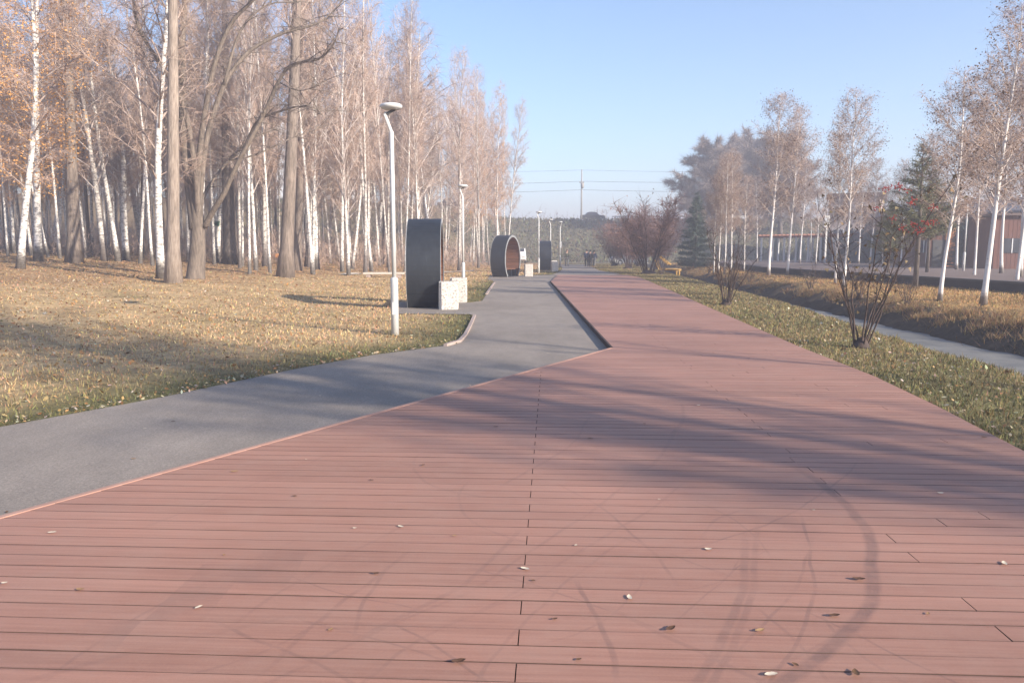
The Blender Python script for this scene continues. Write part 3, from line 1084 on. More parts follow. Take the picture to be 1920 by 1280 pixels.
def make_tree(name, seed, H, r0, first=.3, cr=2.2, nbr=46, ntw=9000, tw=.011, tl=(.3, .85), droop=.5, bdroop=.25, elev=(35, 62),
              bark='birch', limb='limb', twig='twig', nleaf=0, leaf=None, lsize=.06, wob=.012, prof=None, limb_r=.30, lean_top=0, fork=0):
    rng = np.random.default_rng(seed); rr = random.Random(seed)
    mb = MB()
    npt = 16
    pts = []; rad = []
    a1, a2 = rr.uniform(0, 6), rr.uniform(0, 6)
    for i in range(npt + 1):
        t = i / npt
        pts.append(Vector((wob * H * (math.sin(3.1 * t + a1) - math.sin(a1) + .4 * math.sin(8 * t + a2) - .4 * math.sin(a2)) + lean_top * t * t,
                           wob * H * (math.cos(2.7 * t + a2) - math.cos(a2)), H * t)))
        rad.append(r0 * ((1 - t) ** .72 * .93 + .03) * (1 + .45 * math.exp(-t * H / .35)))
    mb.tube(pts, rad, 10)
    def trunk_at(t):
        f = t * npt; i = min(int(f), npt - 1)
        return pts[i].lerp(pts[i + 1], f - i), rad[i] * (1 - f + i) + rad[i + 1] * (f - i)
    segs = []
    prof = prof or (lambda q: (1 - q) ** .55 * min(1, .5 + 2.0 * q))
    for i in range(nbr):
        q = (i + rr.random()) / nbr
        t = first + (.985 - first) * q
        p0, tr = trunk_at(t)
        az = i * 2.399 + rr.uniform(-.5, .5)
        e = math.radians(rr.uniform(*elev))
        L = cr * prof(q) * rr.uniform(.65, 1.25) / max(.35, math.cos(e) * 1.25) + .25
        d = Vector((math.cos(az) * math.cos(e), math.sin(az) * math.cos(e), math.sin(e)))
        bp = []; nb = 5
        kx, ky = rr.uniform(-.12, .12), rr.uniform(-.12, .12)
        for kq in range(nb + 1):
            f = kq / nb
            bp.append(p0 + d * L * f + Vector((kx * L * f * f, ky * L * f * f, -bdroop * L * f * f)))
        br = max(.009, min(tr * .55, L * .0135 * limb_r / .3))
        mb.tube(bp, [br * (1 - .8 * kq / nb) for kq in range(nb + 1)], 4, 1, False)
        segs += [(tuple(bp[kq]), tuple(bp[kq + 1])) for kq in range(1, nb)]
        for sidx in range(int(3 + L * 1.3)):
            f = rr.uniform(.25, .95)
            kq = min(int(f * nb), nb - 1)
            b0 = bp[kq].lerp(bp[kq + 1], f * nb - kq)
            d2 = (d + Vector((rr.uniform(-1, 1), rr.uniform(-1, 1), rr.uniform(-.5, .7))) * .85).normalized()
            L2 = L * rr.uniform(.22, .45) * (1.1 - .5 * f) + .12
            m1 = b0 + d2 * L2 * .55; m2 = b0 + d2 * L2 + Vector((0, 0, -bdroop * L2 * .7))
            mb.tube([b0, m1, m2], [br * .45, br * .3, br * .12], 3, 1, False)
            segs += [(tuple(b0), tuple(m1)), (tuple(m1), tuple(m2)), (tuple(m1), tuple(m2))]
    for i in range(npt - 3, npt):
        segs.append((tuple(pts[i]), tuple(pts[i + 1])))
    root = empty(name, (0, 0, 0))
    mb.build('trunk', [M[bark], M[limb]], root, True)
    v, f, tips = tri_twigs(segs, ntw, tl[0], tl[1], tw, droop, .75, rng)
    mi = np.zeros(len(f), int)
    mats = [M[twig]]
    if nleaf:
        k = rng.choice(len(tips), nleaf)
        lv, lf = leaf_quads(tips[k] + rng.normal(0, .07, (nleaf, 3)), lsize, rng)
        f = np.concatenate([f, lf + len(v)]); v = np.concatenate([v, lv])
        mi = np.concatenate([mi, np.ones(nleaf, int)])
        mats.append(M[leaf])
    link('crown', np_mesh('crown', v, f, mats, mi), root)
    root['H'] = H
    return root

def make_conifer(name, seed, H, rad, mat, first=.06, whorls=26, per=9, ntw=26000, tl=(.15, .42), up=-.15, tw=.045):
    rng = np.random.default_rng(seed); rr = random.Random(seed)
    mb = MB()
    mb.tube([(0, 0, 0), (.02, 0, H * .5), (0, .02, H)], [H * .014 + .03, H * .009 + .02, .01], 8)
    segs = []
    for i in range(whorls):
        q = i / (whorls - 1)
        for k in range(per):
            z = H * min(.985, first + (.985 - first) * max(0, q + rr.uniform(-.6, .6) / whorls))
            az = k * 6.283 / per + i * 1.3 + rr.uniform(-.25, .25)
            L = rad * (1 - q) ** .9 * rr.uniform(.7, 1.12) + .08
            d = Vector((math.cos(az), math.sin(az), 0))
            p = [Vector((0, 0, z)), Vector((0, 0, z)) + d * L * .55 + Vector((0, 0, up * L * .6)), Vector((0, 0, z)) + d * L + Vector((0, 0, up * L * .8 + .05 * L))]
            mb.tube(p, [.018, .012, .004], 3, 0, False)
            segs += [(tuple(p[0].lerp(p[1], .25)), tuple(p[1])), (tuple(p[1]), tuple(p[2]))]
    root = empty(name, (0, 0, 0))
    mb.build('trunk', M['poplar_dark'], root, True)
    v, f, _ = tri_twigs(segs, ntw, tl[0], tl[1], tw, .12, .7, rng, .55)
    link('crown', np_mesh('crown', v, f, mat), root)
    root['H'] = H
    return root

def make_shrub(name, seed, H, nst, spread, twig, bark='twig_dark', ntw=2500, nleaf=0, leaf='leaf_olive', lsize=.07, nber=0, berpos=None, r=.022, base=.10, tl=(.15, .45), tw=.008):
    rng = np.random.default_rng(seed); rr = random.Random(seed)
    mb = MB(); segs = []
    for i in range(nst):
        az = i * 2.399 + rr.uniform(-.4, .4)
        b0 = Vector((math.cos(az) * base * rr.random(), math.sin(az) * base * rr.random(), -.05))
        sp = spread * rr.uniform(.25, 1.1); h = H * rr.uniform(.62, 1.0)
        pts = []
        for k in range(8):
            t = k / 7
            pts.append(b0 + Vector((math.cos(az) * sp * t ** 1.15 + rr.uniform(-.035, .035) * h * t, math.sin(az) * sp * t ** 1.15 + rr.uniform(-.035, .035) * h * t, h * t)))
        mb.tube(pts, [r * rr.uniform(.8, 1.2) * (1 - .85 * k / 7) + .003 for k in range(8)], 5, 0, False)
        for k in range(2, 7):
            segs.append((tuple(pts[k]), tuple(pts[k + 1])))
            for _ in range(2):
                f = rr.random(); p = pts[k].lerp(pts[k + 1], f)
                d = Vector((rr.uniform(-1, 1), rr.uniform(-1, 1), rr.uniform(.2, 1.1))).normalized()
                L = H * rr.uniform(.08, .22)
                q1, q2 = p + d * L * .5, p + d * L + Vector((0, 0, .03))
                mb.tube([p, q1, q2], [r * .35, r * .25, .003], 3, 0, False)
                segs += [(tuple(p), tuple(q1)), (tuple(q1), tuple(q2))]
    mb.lathe([(base * 1.5, -.06), (base * 1.15, .06), (base * .6, .16), (.01, .2)], 10)
    root = empty(name, (0, 0, 0))
    mb.build('stems', M[bark], root, True)
    v, f, tips = tri_twigs(segs, ntw, tl[0], tl[1], tw, -.1, .7, rng, .6)
    mi = np.zeros(len(f), int); mats = [M[twig]]
    if nleaf:
        k = rng.choice(len(tips), nleaf)
        lv, lf = leaf_quads(tips[k], lsize, rng)
        f = np.concatenate([f, lf + len(v)]); v = np.concatenate([v, lv]); mi = np.concatenate([mi, np.ones(nleaf, int)]); mats.append(M[leaf])
    link('crown', np_mesh('crown', v, f, mats, mi), root)
    if nber:
        up = [t for t in tips if t[2] > H * .52]
        for j in range(nber):
            c0 = Vector(up[rng.integers(len(up))]) if berpos is None else Vector(berpos[j % len(berpos)])
            bm = bmesh.new()
            for _ in range(15):
                o = Vector((rr.gauss(0, .045), rr.gauss(0, .045), rr.gauss(-.02, .03)))
                bmesh.ops.create_icosphere(bm, subdivisions=1, radius=.011, matrix=Matrix.Translation(o))
            me = bpy.data.meshes.new('berry_cluster'); bm.to_mesh(me); bm.free()
            me.materials.append(M['berry'])
            b = link('berry_cluster', me, root); b.location = c0; b['kind'] = 'stuff'
    root['H'] = H
    return root

USED = set()
def place(proto, loc, rz=0, sc=1.0, label=None, cat='tree', group=None, tilt=(0, 0), name=None, sz=None):
    if proto.as_pointer() not in USED:
        o = proto; USED.add(proto.as_pointer())
    else:
        o = copy_tree(proto)
    if name:
        o.name = name
    o.location = loc
    o.rotation_mode = 'XYZ'
    mt = Matrix.Rotation(tilt[0], 4, 'Y') @ Matrix.Rotation(-tilt[1], 4, 'X') @ Matrix.Rotation(rz, 4, 'Z')
    o.rotation_euler = mt.to_euler()
    o.scale = (sc, sc, sz or sc)
    tag(o, label, cat, group)
    return o

BIRCH = [make_tree('birch_tree', 100 + i, 17.0, .13, first=(.22, .30, .18, .25, .34, .2)[i], cr=(2.3, 2.0, 2.6, 2.1, 1.9, 2.5)[i], nbr=50, ntw=4400, tw=.0125, tl=(.3, 1.0), droop=.28, bdroop=.12, elev=(38, 68),
                   bark='birch' if i % 3 else 'birch_grey', limb='limb' if i % 2 else 'limb_white', wob=(.010, .014, .016, .008, .018, .012)[i]) for i in range(6)]
ORANGE = [make_tree('birch_tree', 120 + i, 17.0, .13, first=.2, cr=2.2, nbr=46, ntw=4200, tw=.0125, nleaf=4200, leaf='leaf_orange', lsize=.085, limb='limb', bark='birch') for i in range(2)]
POPLAR = {k: make_tree('poplar_tree', 130 + i, 21.0, .33, first=.42, cr=2.8, nbr=34, ntw=6000, tw=.013, bark=k, limb='limb', wob=.004, elev=(45, 70)) for i, k in enumerate(('poplar', 'poplar_tan', 'poplar_dark'))}
YOUNG = [make_tree('birch_tree', 140 + i, 10.0, .085, first=.30, cr=1.75, nbr=44, ntw=7500, tw=.008, tl=(.2, .6), droop=.25, bdroop=.10, elev=(38, 62), bark='birch_young',
                   limb='limb_white', twig='twig', nleaf=2600, leaf='leaf_sparse', lsize=.07, wob=.012) for i in range(4)]
ROUND = make_tree('willow_tree', 150, 14.5, .34, first=.14, cr=6.4, nbr=90, ntw=70000, tw=.045, tl=(.4, 1.3), droop=.1, bdroop=.10, elev=(12, 55), bark='poplar_dark',
                  limb='twig_grey', twig='twig_grey', prof=lambda q: math.sqrt(max(0, 1 - (q * .97) ** 2.6)) * min(1, .75 + q) * .72, limb_r=.36)

# the wood on the left: trunks one can pick out, from the picture (foot u, foot v, width, u at the top edge, kind, label)
def wood_tree(u, v, wpx, utop, kind, label, H=None, i=[0]):
    p = Gt(u, v)
    Yd = p.y
    dia = wpx / FPX * Yd
    uv = u - (CU - u) * v / 12343.0
    tilt = math.atan((utop - uv) / v) if utop is not None else 0
    i[0] += 1
    if kind == 'b': pr_ = BIRCH[i[0] % 6]; r0 = .13
    elif kind == 'o': pr_ = ORANGE[i[0] % 2]; r0 = .13
    else: pr_ = POPLAR[{'p': 'poplar', 't': 'poplar_tan', 'd': 'poplar_dark'}[kind]]; r0 = .33
    sc = dia / 2 / r0
    hz = (H / pr_['H']) if H else (1.12 + .12 * math.sin(i[0] * 2.1))
    sc = max(.55, min(1.7, sc))
    nm = 'birch_tree' if kind in 'bo' else 'poplar_tree'
    sx = sc
    o = place(pr_, p - Vector((0, 0, .08)), i[0] * 1.7, sx, label, 'tree', None, (tilt, 0), nm, hz)
    return p

front = [
    (10, 462, 12, 2, 'o', 'slim birch with orange leaves at the far left edge of the wood'),
    (38, 505, 13, 42, 'o', 'orange-leaved birch nearest the left edge, standing forward on the litter'),
    (72, 490, 14, 47, 'o', 'birch with orange leaves just left of the stout leaning poplar'),
    (97, 472, 14, 92, 'b', 'dark-footed birch between the orange birches and the stout poplar'),
    (139, 493, 25, 118, 'p', 'stout poplar with pale upper trunk, leftmost thick trunk'),
    (197, 490, 11, 128, 'b', 'white birch leaning strongly left beside the stout poplar'),
    (222, 490, 9, 172, 'b', 'thin white birch leaning left beside the thickest white one'),
    (237, 488, 14, 224, 'b', 'bright white birch with forked top in the front left of the wood'),
    (266, 476, 9, 195, 'b', 'slender birch leaning left behind the bright forked birch'),
    (281, 470, 10, 262, 'b', 'upright spotted birch between the forked birch and the tan trunk'),
    (302, 522, 15, 296, 'b', 'bright birch close against the left side of the tan straight trunk'),
    (325, 530, 26, 328, 't', 'straight tan poplar trunk standing foremost in front of the wood'),
    (407, 492, 12, 400, 'b', 'birch with a green box on it, right of the spreading willow'),
    (433, 495, 28, 417, 'd', 'thick dark poplar trunk right of the spreading willow'),
    (497, 500, 9, 488, 'b', 'thin white birch beside the orange bench'),
    (535, 519, 27, 552, 'p', 'thick grey poplar trunk right of the orange bench'),
    (557, 508, 16, 566, 'p', 'thinner poplar just behind the thick grey trunk by the bench'),
    (577, 500, 14, 602, 'b', 'grey-footed birch leaning right beyond the twin poplars'),
    (593, 505, 11, 590, 'b', 'straight birch right of the leaning grey-footed birch'),
    (655, 496, 11, 652, 'b', 'straight birch midway between the poplars and the lamp post'),
    (686, 492, 11, 722, 'b', 'tall birch leaning right with forked limbs, left of the lamp post'),
    (702, 491, 10, 690, 'b', 'birch close behind the nearest lamp post on its left'),
    (668, 488, 8, 655, 'b', 'thin birch among the group left of the lamp post'),
    (783, 506, 10, 775, 'b', 'tall white birch rising behind the nearest ring shelter'),
    (813, 503, 9, 770, 'b', 'leaning white birch rising behind the ring shelter, right of another'),
    (866, 500, 8, 855, 'b', 'white birch directly behind the second lamp post'),
    (906, 492, 7, 898, 'b', 'slim birch left of the second ring shelter'),
    (940, 489, 7, 928, 'b', 'tall slim birch rising behind the second ring shelter', 20.5),
]
taken = []
for row in front:
    H = row[6] if len(row) > 6 else None
    taken.append(wood_tree(*row[:6], H=H))

# the spreading willow
wb = Gt(366, 523)
WY = wb.y
root = empty('willow_tree', wb)
mb = MB(); segs = []
def wl(pts, r0, r1, dep=0.0, mi=0, sides=8):
    P = []
    for i, (u, v) in enumerate(pts):
        t = i / (len(pts) - 1)
        P.append(at(u, v, WY + dep * t) - wb)
    rad = [r0 + (r1 - r0) * i / (len(P) - 1) for i in range(len(P))]
    # smooth the line
    Q, RQ = [], []
    for i in range(len(P) - 1):
        p0, p1, p2, p3 = P[max(i - 1, 0)], P[i], P[i + 1], P[min(i + 2, len(P) - 1)]
        for j in range(4):
            t = j / 4
            Q.append(.5 * ((2 * p1) + (p2 - p0) * t + (2 * p0 - 5 * p1 + 4 * p2 - p3) * t * t + (3 * p1 - p0 - 3 * p2 + p3) * t ** 3))
            RQ.append(rad[i] * (1 - t) + rad[i + 1] * t)
    Q.append(P[-1]); RQ.append(rad[-1])
    mb.tube(Q, RQ, sides, mi, True)
    return Q
wl([(366, 528), (367, 515), (370, 470), (371, 420), (366, 370), (358, 320)], .47, .17, 0, 0, 12)
limbs = [
    ([(373, 430), (371, 380), (366, 320), (350, 219), (325, 160), (302, 122), (262, 57), (250, 0), (245, -60)], .15, .04, -2),
    ([(367, 430), (360, 370), (350, 300), (343, 200), (340, 100), (347, 0), (350, -120)], .30, .08, 1),
    ([(384, 425), (400, 395), (420, 363), (446, 306), (489, 226), (522, 154), (548, 121), (597, 111), (624, 85), (637, 52)], .14, .025, -2.5),
    ([(446, 306), (470, 250), (489, 223), (548, 202), (584, 200), (604, 215)], .07, .02, -2.2),
    ([(374, 410), (380, 375), (395, 345), (430, 300), (470, 262), (520, 240)], .10, .03, 2),
    ([(372, 410), (376, 350), (390, 250), (420, 160), (440, 128), (473, 92), (532, 62), (581, 49), (617, 30), (650, -10)], .15, .03, 2.0),
    ([(370, 400), (371, 330), (380, 240), (400, 130), (430, 50), (470, 5), (520, -40)], .15, .05, -1),
    ([(420, 160), (450, 60), (500, 10), (560, 5)], .07, .02, 1),
    ([(350, 219), (320, 230), (300, 245)], .04, .012, -1),
    ([(430, 300), (480, 290), (540, 262), (600, 240)], .05, .015, 2),
    ([(522, 154), (560, 170), (600, 160)], .03, .01, -2.5),
]
for pts, a, b, dp in limbs:
    Q = wl(pts, a, b, dp)
    segs += [(tuple(Q[i]), tuple(Q[i + 1])) for i in range(len(Q) // 3, len(Q) - 1)]
rw_ = random.Random(4)
extra = []
for (a, b) in list(segs):
    for _ in range(2):
        p = Vector(a).lerp(Vector(b), rw_.random())
        d = Vector((rw_.uniform(-1, 1), rw_.uniform(-1, 1), rw_.uniform(-.3, .9))).normalized()
        L = rw_.uniform(.5, 1.6)
        q1 = p + d * L * .5 + Vector((0, 0, .05)); q2 = p + d * L
        mb.tube([p, q1, q2], [.022, .015, .006], 4, 0, False)
        extra += [(tuple(p), tuple(q1)), (tuple(q1), tuple(q2))]
mb.build('trunk', M['willow'], root, True)
v, f, _ = tri_twigs(extra, 7000, .2, .7, .011, .1, .7, np.random.default_rng(3))
link('crown', np_mesh('crown', v, f, M['twig_grey']), root)
tag(root, 'dark spreading willow with long bent bare branches, beside the tan straight trunk', 'tree')
taken.append(wb)

# the rest of the wood, filled behind
EDGE_W = [(-60, 52), (-34, 40), (-24, 37.5), (-14, 38), (-11, 43), (-8, 52), (-4.6, 66), (-2.0, 85), (1.2, 104)]
ex = [p[1] for p in EDGE_W]; exx = [p[0] for p in EDGE_W]
def behind_edge(x, y):
    if y > 106: return False
    if x < -14:
        return y > np.interp(x, [-60, -34, -24, -14], [58, 50, 46, 45])
    return x < np.interp(y, [38, 43, 52, 66, 85, 104], [-14, -11, -8, -4.6, -2.0, 1.2])
fr = random.Random(21)
cnt = 0; tries = 0; deep = []
while cnt < 250 and tries < 60000:
    tries += 1
    y = 38 + (fr.random() ** 1.0) * 68
    x = fr.uniform(-.70 * y, 2)
    if not behind_edge(x, y): continue
    md = 1.5 + .014 * y
    if any((x - q.x) ** 2 + (y - q.y) ** 2 < md * md for q in taken): continue
    p = Vector((x, y, T(x, y) - .1))
    taken.append(p)
    u = CU + x / y * FPX
    if u < 170 and fr.random() < .55 or (y > 80 and u > 880 and fr.random() < .35):
        pr_ = ORANGE[fr.randrange(2)]
        lab, grp = 'orange-leaved birch back in the wood', 'orange-leaved birches deeper in the wood'
    elif fr.random() < .07:
        pr_ = POPLAR['poplar_dark']
        lab, grp = 'dark slender poplar back in the wood', 'dark poplars deep in the wood'
    elif u > 760:
        pr_ = BIRCH[fr.randrange(6)]
        lab, grp = 'bare edge birch back in the wood', 'far edge birches of the wood'
    else:
        pr_ = BIRCH[fr.randrange(6)]
        lab, grp = 'bare birch back in the wood', 'birches deep in the wood'
    s1_ = fr.uniform(.55, .92); hz = fr.uniform(.95, 1.22) * (1.1 if x > -.16 * y else 1)
    if pr_ is POPLAR['poplar_dark']: s1_ *= .5; hz *= .8
    nm = 'poplar_tree' if pr_ is POPLAR['poplar_dark'] else 'birch_tree'
    o = place(pr_, p, fr.uniform(0, 6.28), s1_, None, 'tree', grp, (fr.gauss(0, .045), fr.gauss(0, .03)), nm, hz)
    deep.append((y, u, lab, o))
    cnt += 1
MARKS_U = [(20, 'the far left orange birches'), (97, 'the dark-footed left birch'), (139, 'the stout left poplar'), (197, 'the strongly leaning white birch'), (237, 'the bright forked birch'), (290, 'the birch beside the tan trunk'),
           (330, 'the straight tan trunk'), (368, 'the spreading willow'), (433, 'the thick dark poplar'), (497, 'the orange bench'), (540, 'the thick grey poplar'), (593, 'the straight birch past the twin poplars'), (655, 'the birch midway to the lamp'),
           (705, 'the nearest lamp post'), (790, 'the nearest ring shelter'), (866, 'the second lamp post'), (940, 'the second ring shelter'), (1010, 'the third lamp post')]
ORD = ['nearest', 'second', 'third', 'fourth', 'fifth', 'sixth', 'seventh', 'eighth', 'ninth', 'tenth', 'eleventh', 'twelfth', 'thirteenth', 'fourteenth', 'fifteenth', 'sixteenth', 'seventeenth', 'eighteenth', 'nineteenth', 'twentieth', 'farthest']
seen_bins = {}
for y, u, lab, o in sorted(deep, key=lambda q: q[0]):
    lm = min(MARKS_U, key=lambda m_: abs(m_[0] - u))[1]
    k_ = (lab, lm)
    n_ = seen_bins.get(k_, 0); seen_bins[k_] = n_ + 1
    o['label'] = ORD[min(n_, 20)] + ' ' + lab + ' behind ' + lm

# rough tussocks on the embankment
en = 26000
ex_ = NR.uniform(-50, 60, en); ey_ = NR.uniform(109, 141, en)
ecol = jit(np.repeat(np.array([[.15, .135, .08]]), en, 0) * (1 + .35 * _n1(ex_, ey_, .35, 5) + .25 * _n1(ex_, ey_, 1.1, 7))[:, None], .35, .12)
v, f, c = blades(ex_, ey_, np.clip(NR.normal(.3, .14, en), .08, .8), np.full(en, .28), ecol, 1.2)
tag(link('embankment_grass', np_mesh('embankment_grass', v, f, M['grass'], cols=c)), 'rough dull green grass on the far embankment slope', None, None, 'stuff')

# brushwood under the far trees
bs = []
ur = np.random.default_rng(8)
for i in range(2000):
    y = 52 + 55 * ur.random(); x = -.72 * y + ur.random() * (.72 * y + 2)
    if not behind_edge(x, y - 4): continue
    z = T(x, y)
    for k in range(3):
        a = np.array([x + ur.normal(0, .3), y + ur.normal(0, .3), z])
        bs.append((tuple(a), tuple(a + np.array([ur.normal(0, .25), ur.normal(0, .3), .7 + 2.2 * ur.random()]))))
v, f, _ = tri_twigs(bs, 55000, .25, .8, .02, -.4, .8, ur)
tag(link('undergrowth', np_mesh('undergrowth', v, f, M['twig'])), 'brown brushwood filling the floor of the wood behind the trunks', None, None, 'stuff')
# ------------------------------------------------------------------ trees and shrubs on the right bank
def rtree(u, v, proto, H, label, rz=0, lean=0, wf=1.0, group=None):
    p = Gt(u, v)
    h = H / proto['H']
    return place(proto, p - Vector((0, 0, .04)), rz, h * wf, label, 'tree', group, (lean, 0), 'birch_tree', h)
def ptop(u, v, vt):                   # height of a tree whose foot and top are seen
    p = Gt(u, v)
    return at(u, vt, p.y).z - p.z
rtree(1843, 572, YOUNG[0], ptop(1843, 572, 2), 'nearest white birch on the right bank, curved at its foot', .6, .02, 1.15)
rtree(1762, 563, YOUNG[1], ptop(1762, 563, 130), 'dark-footed birch left of the nearest white birch on the right bank', 2.1, .035, 1.1)
rtree(1826, 528, YOUNG[2], ptop(1826, 528, 190), 'thin birch behind the nearest white birch, left of the red brown kiosk', 4.0, -.04, .9)
rtree(1582, 540, YOUNG[3], ptop(1582, 540, 172), 'tall birch standing alone before the dark wall, left of the berry shrub', .3, -.005, .95)
rtree(1566, 531, YOUNG[1], ptop(1566, 531, 215), 'slimmer birch close left of the lone tall birch', 3.3, -.01, .8)
rtree(1441, 517, YOUNG[2], ptop(1441, 517, 178), 'birch with wavy white trunk before the pergola', 5.1, .012, 1.0)
rtree(1476, 517, YOUNG[0], ptop(1476, 517, 195), 'straight slim birch right of the wavy one before the pergola', 1.2, .012, .9)
for i, (u, v, vt) in enumerate(((1338, 514, 330), (1347, 511, 300), (1358, 513, 290), (1371, 512, 283), (1395, 510, 330))):
    nm_ = ('leftmost', 'second', 'middle', 'fourth', 'rightmost')[i]
    rtree(u, v, YOUNG[i % 4], ptop(u, v, vt), nm_ + ' of the five young birches clumped beside the dark spruce', i * 1.3, .01 * (i % 3 - 1), .9)
rtree(1655, 520, YOUNG[3], ptop(1655, 520, 345), 'small birch half hidden behind the berry shrub', 2.2, 0, .8)
rtree(1905, 540, YOUNG[1], ptop(1905, 540, 110), 'birch before the red brown kiosk at the far right edge', 1.0, .03, .95)
for i, (u, Yd, vt, k, lab) in enumerate(((1880, 44, 150, 2, 'birch on the plaza before the left boards of the red brown kiosk'), (1795, 52, 235, 3, 'slim plaza birch just right of the orange kiosk'), (1738, 58, 250, 0, 'slim plaza birch before the orange kiosk'),
                                     (1690, 60, 300, 1, 'small plaza birch left of the orange kiosk'), (1632, 66, 300, 2, 'plaza birch below the right end of the pinkish house'), (1610, 74, 320, 0, 'small hazy birch right of the pergola end'), (1530, 72, 330, 3, 'hazy birch before the middle of the pergola'), (1500, 80, 300, 1, 'hazy birch before the left half of the pergola'),
                                     (1850, 60, 215, 1, 'hazy birch behind the nearest white birch trunk'), (1420, 84, 330, 0, 'hazy birch left of the pergola end'), (1915, 38, 60, 0, 'tall birch cut by the right edge of the view'))):
    q = at(u, 480, Yd)
    z0 = PZ - .03
    h = at(u, vt, Yd).z - z0
    place(YOUNG[k], Vector((q.x, Yd, z0)), i * 1.1, h / 10.0 * 1.05, lab, 'tree', None, (.01 * (i % 3 - 1), 0), 'birch_tree', h / 10.0)
# the row goes on beside and behind the camera: its shade lies across the deck
SHADE = [make_tree('birch_tree', 160 + i, 17.0, .13, first=.3, cr=2.3, nbr=30, ntw=2600, tw=.011, bark='birch', limb='limb', droop=.28, bdroop=.12, elev=(38, 68)) for i in range(2)]
for i, (x, y, h, w) in enumerate(((13.6, -2.2, 15, 1.5), (16.2, -3.2, 17, 1.6), (19.5, -7.0, 18, 1.7), (17.2, -5.6, 16, 1.5), (14.6, 3.6, 11, .55), (23.5, -9.4, 19, 1.7), (21.5, -6.0, 17, 1.6))):
    pr_ = SHADE[i % 2]
    place(pr_, Vector((x, y, T(x, y) - .05)), i * 1.9, w * .72, 'tall bare birch beside the ditch whose shade crosses the deck', 'tree', 'birches beside the camera shading the deck', (0, 0), 'birch_tree', h / 17.0)

SPR = make_conifer('spruce_tree', 201, 8.0, 2.2, M['spruce'], .06, 22, 7, 20000, (.2, .5), -.05, .04)
p = G(1303, 503, 0); p.z = T(p.x, p.y)
place(SPR, p, 0, at(1303, 350, p.y).z / 8.0 * .95, 'dark green spruce beyond the yellow platform, left of the young birches', 'tree', None, (0, 0), 'spruce_tree', None)
BSP = make_conifer('blue_spruce_tree', 202, 8.0, 2.4, M['spruce_blue'])
for i, (u, vt, Yd, lab) in enumerate(((1548, 425, 88, 'blue spruce right of the pergola'), (1590, 415, 84, 'taller blue spruce between pergola and hall'), (1625, 408, 80, 'blue spruce below the pinkish house wall'),
                                      (1500, 440, 98, 'blue spruce behind the pergola posts'), (1455, 440, 99, 'blue spruce behind the left end of the pergola'), (1665, 410, 74, 'blue spruce at the left end of the long hall'), (1805, 400, 60, 'blue spruce right of the orange kiosk before the hall'), (1836, 408, 62, 'blue spruce left of the red brown kiosk before the hall'))):
    q = at(u, 480, Yd)
    z0 = PZ if Yd < 100 else T(q.x, q.y)
    h = at(u, vt, Yd).z - z0
    place(BSP, Vector((q.x, Yd, z0 - .02)), i, h / 8.0 * 1.25, lab, 'tree', None, (0, 0), 'blue_spruce_tree', h / 8.0)
PIN = make_conifer('pine_tree', 203, 6.0, 1.7, M['pine'], .34, 16, 6, 6500, (.18, .42), .35, .022)
p = Gt(1716, 538)
place(PIN, p, 0, at(1716, 268, p.y).z / 6.0, 'olive pine with bare lower stem behind the berry shrub', 'tree', None, (0, 0), 'pine_tree')
p = Gt(1664, 523)
q = at(1740, 480, 46)
place(PIN, Vector((q.x, 46, PZ - .03)), 1.2, (at(1740, 330, 46).z - PZ) / 6.0, 'pine on the plaza in front of the orange kiosk', 'tree', None, (0, 0), 'pine_tree')
p = Gt(1664, 523)
place(PIN, p, 2, at(1664, 380, p.y).z / 6.0, 'smaller pine left of the olive pine, behind the berry shrub', 'tree', None, (0, 0), 'pine_tree')

for i, (u, vt, Yd, w, lab) in enumerate(((1322, 280, 122, 1.2, 'broad hazy grey tree behind the young birches'), (1462, 262, 126, 1.2, 'broad hazy grey tree behind the wavy birch'),
                                         (1405, 268, 130, 1.2, 'hazy round tree between two broader grey trees'), (1700, 395, 104, .7, 'low round grey tree behind the pine and hall'))):
    q = at(u, 480, Yd)
    z0 = T(q.x, q.y)
    h = at(u, vt, Yd).z - z0
    place(ROUND, Vector((q.x, Yd, z0 - .1)), i * 2.1, h / 14.5 * w, lab, 'tree', None, (0, 0), 'broad_tree', h / 14.5)

# berry shrub by the deck, its red clusters where the picture shows them
sb_ = G(1614, 652, -.1); sb_.z = T(sb_.x, sb_.y)
bpx = [(1668, 343), (1674, 352), (1655, 346), (1690, 375), (1697, 368), (1626, 388), (1700, 415), (1712, 423), (1706, 428), (1728, 412), (1731, 382), (1680, 424), (1720, 408), (1660, 405), (1641, 352), (1735, 408)]
bpos = [at(u, v, sb_.y + R.uniform(-.5, .5)) - sb_ for u, v in bpx]
SHR = make_shrub('berry_shrub', 301, 3.15, 10, 1.0, 'twig_dark', ntw=380, nleaf=220, leaf='leaf_olive', lsize=.075, nber=len(bpos), berpos=bpos, r=.015, base=.12, tl=(.15, .4), tw=.006)
place(SHR, sb_, 0, 1, 'dark many-stemmed shrub with red berry clusters beside the deck', 'shrub', None, (.06, 0), 'berry_shrub')
SH2 = make_shrub('bare_shrub', 302, 2.5, 13, 1.05, 'twig_dark', ntw=900, r=.017, base=.16, tl=(.15, .4), tw=.006)
p = Gt(1362, 572)
place(SH2, p, 0, 1, 'bare thin-stemmed shrub on the verge halfway along the deck', 'shrub', None, (0, 0), 'bare_shrub')
RED = [make_shrub('red_shrub', 310 + i, 3.4, 22, 1.5, 'twig_red', 'twig_dark', 4200, 350, 'twig_red', .09, r=.02, base=.3, tl=(.25, .7), tw=.016) for i in range(2)]
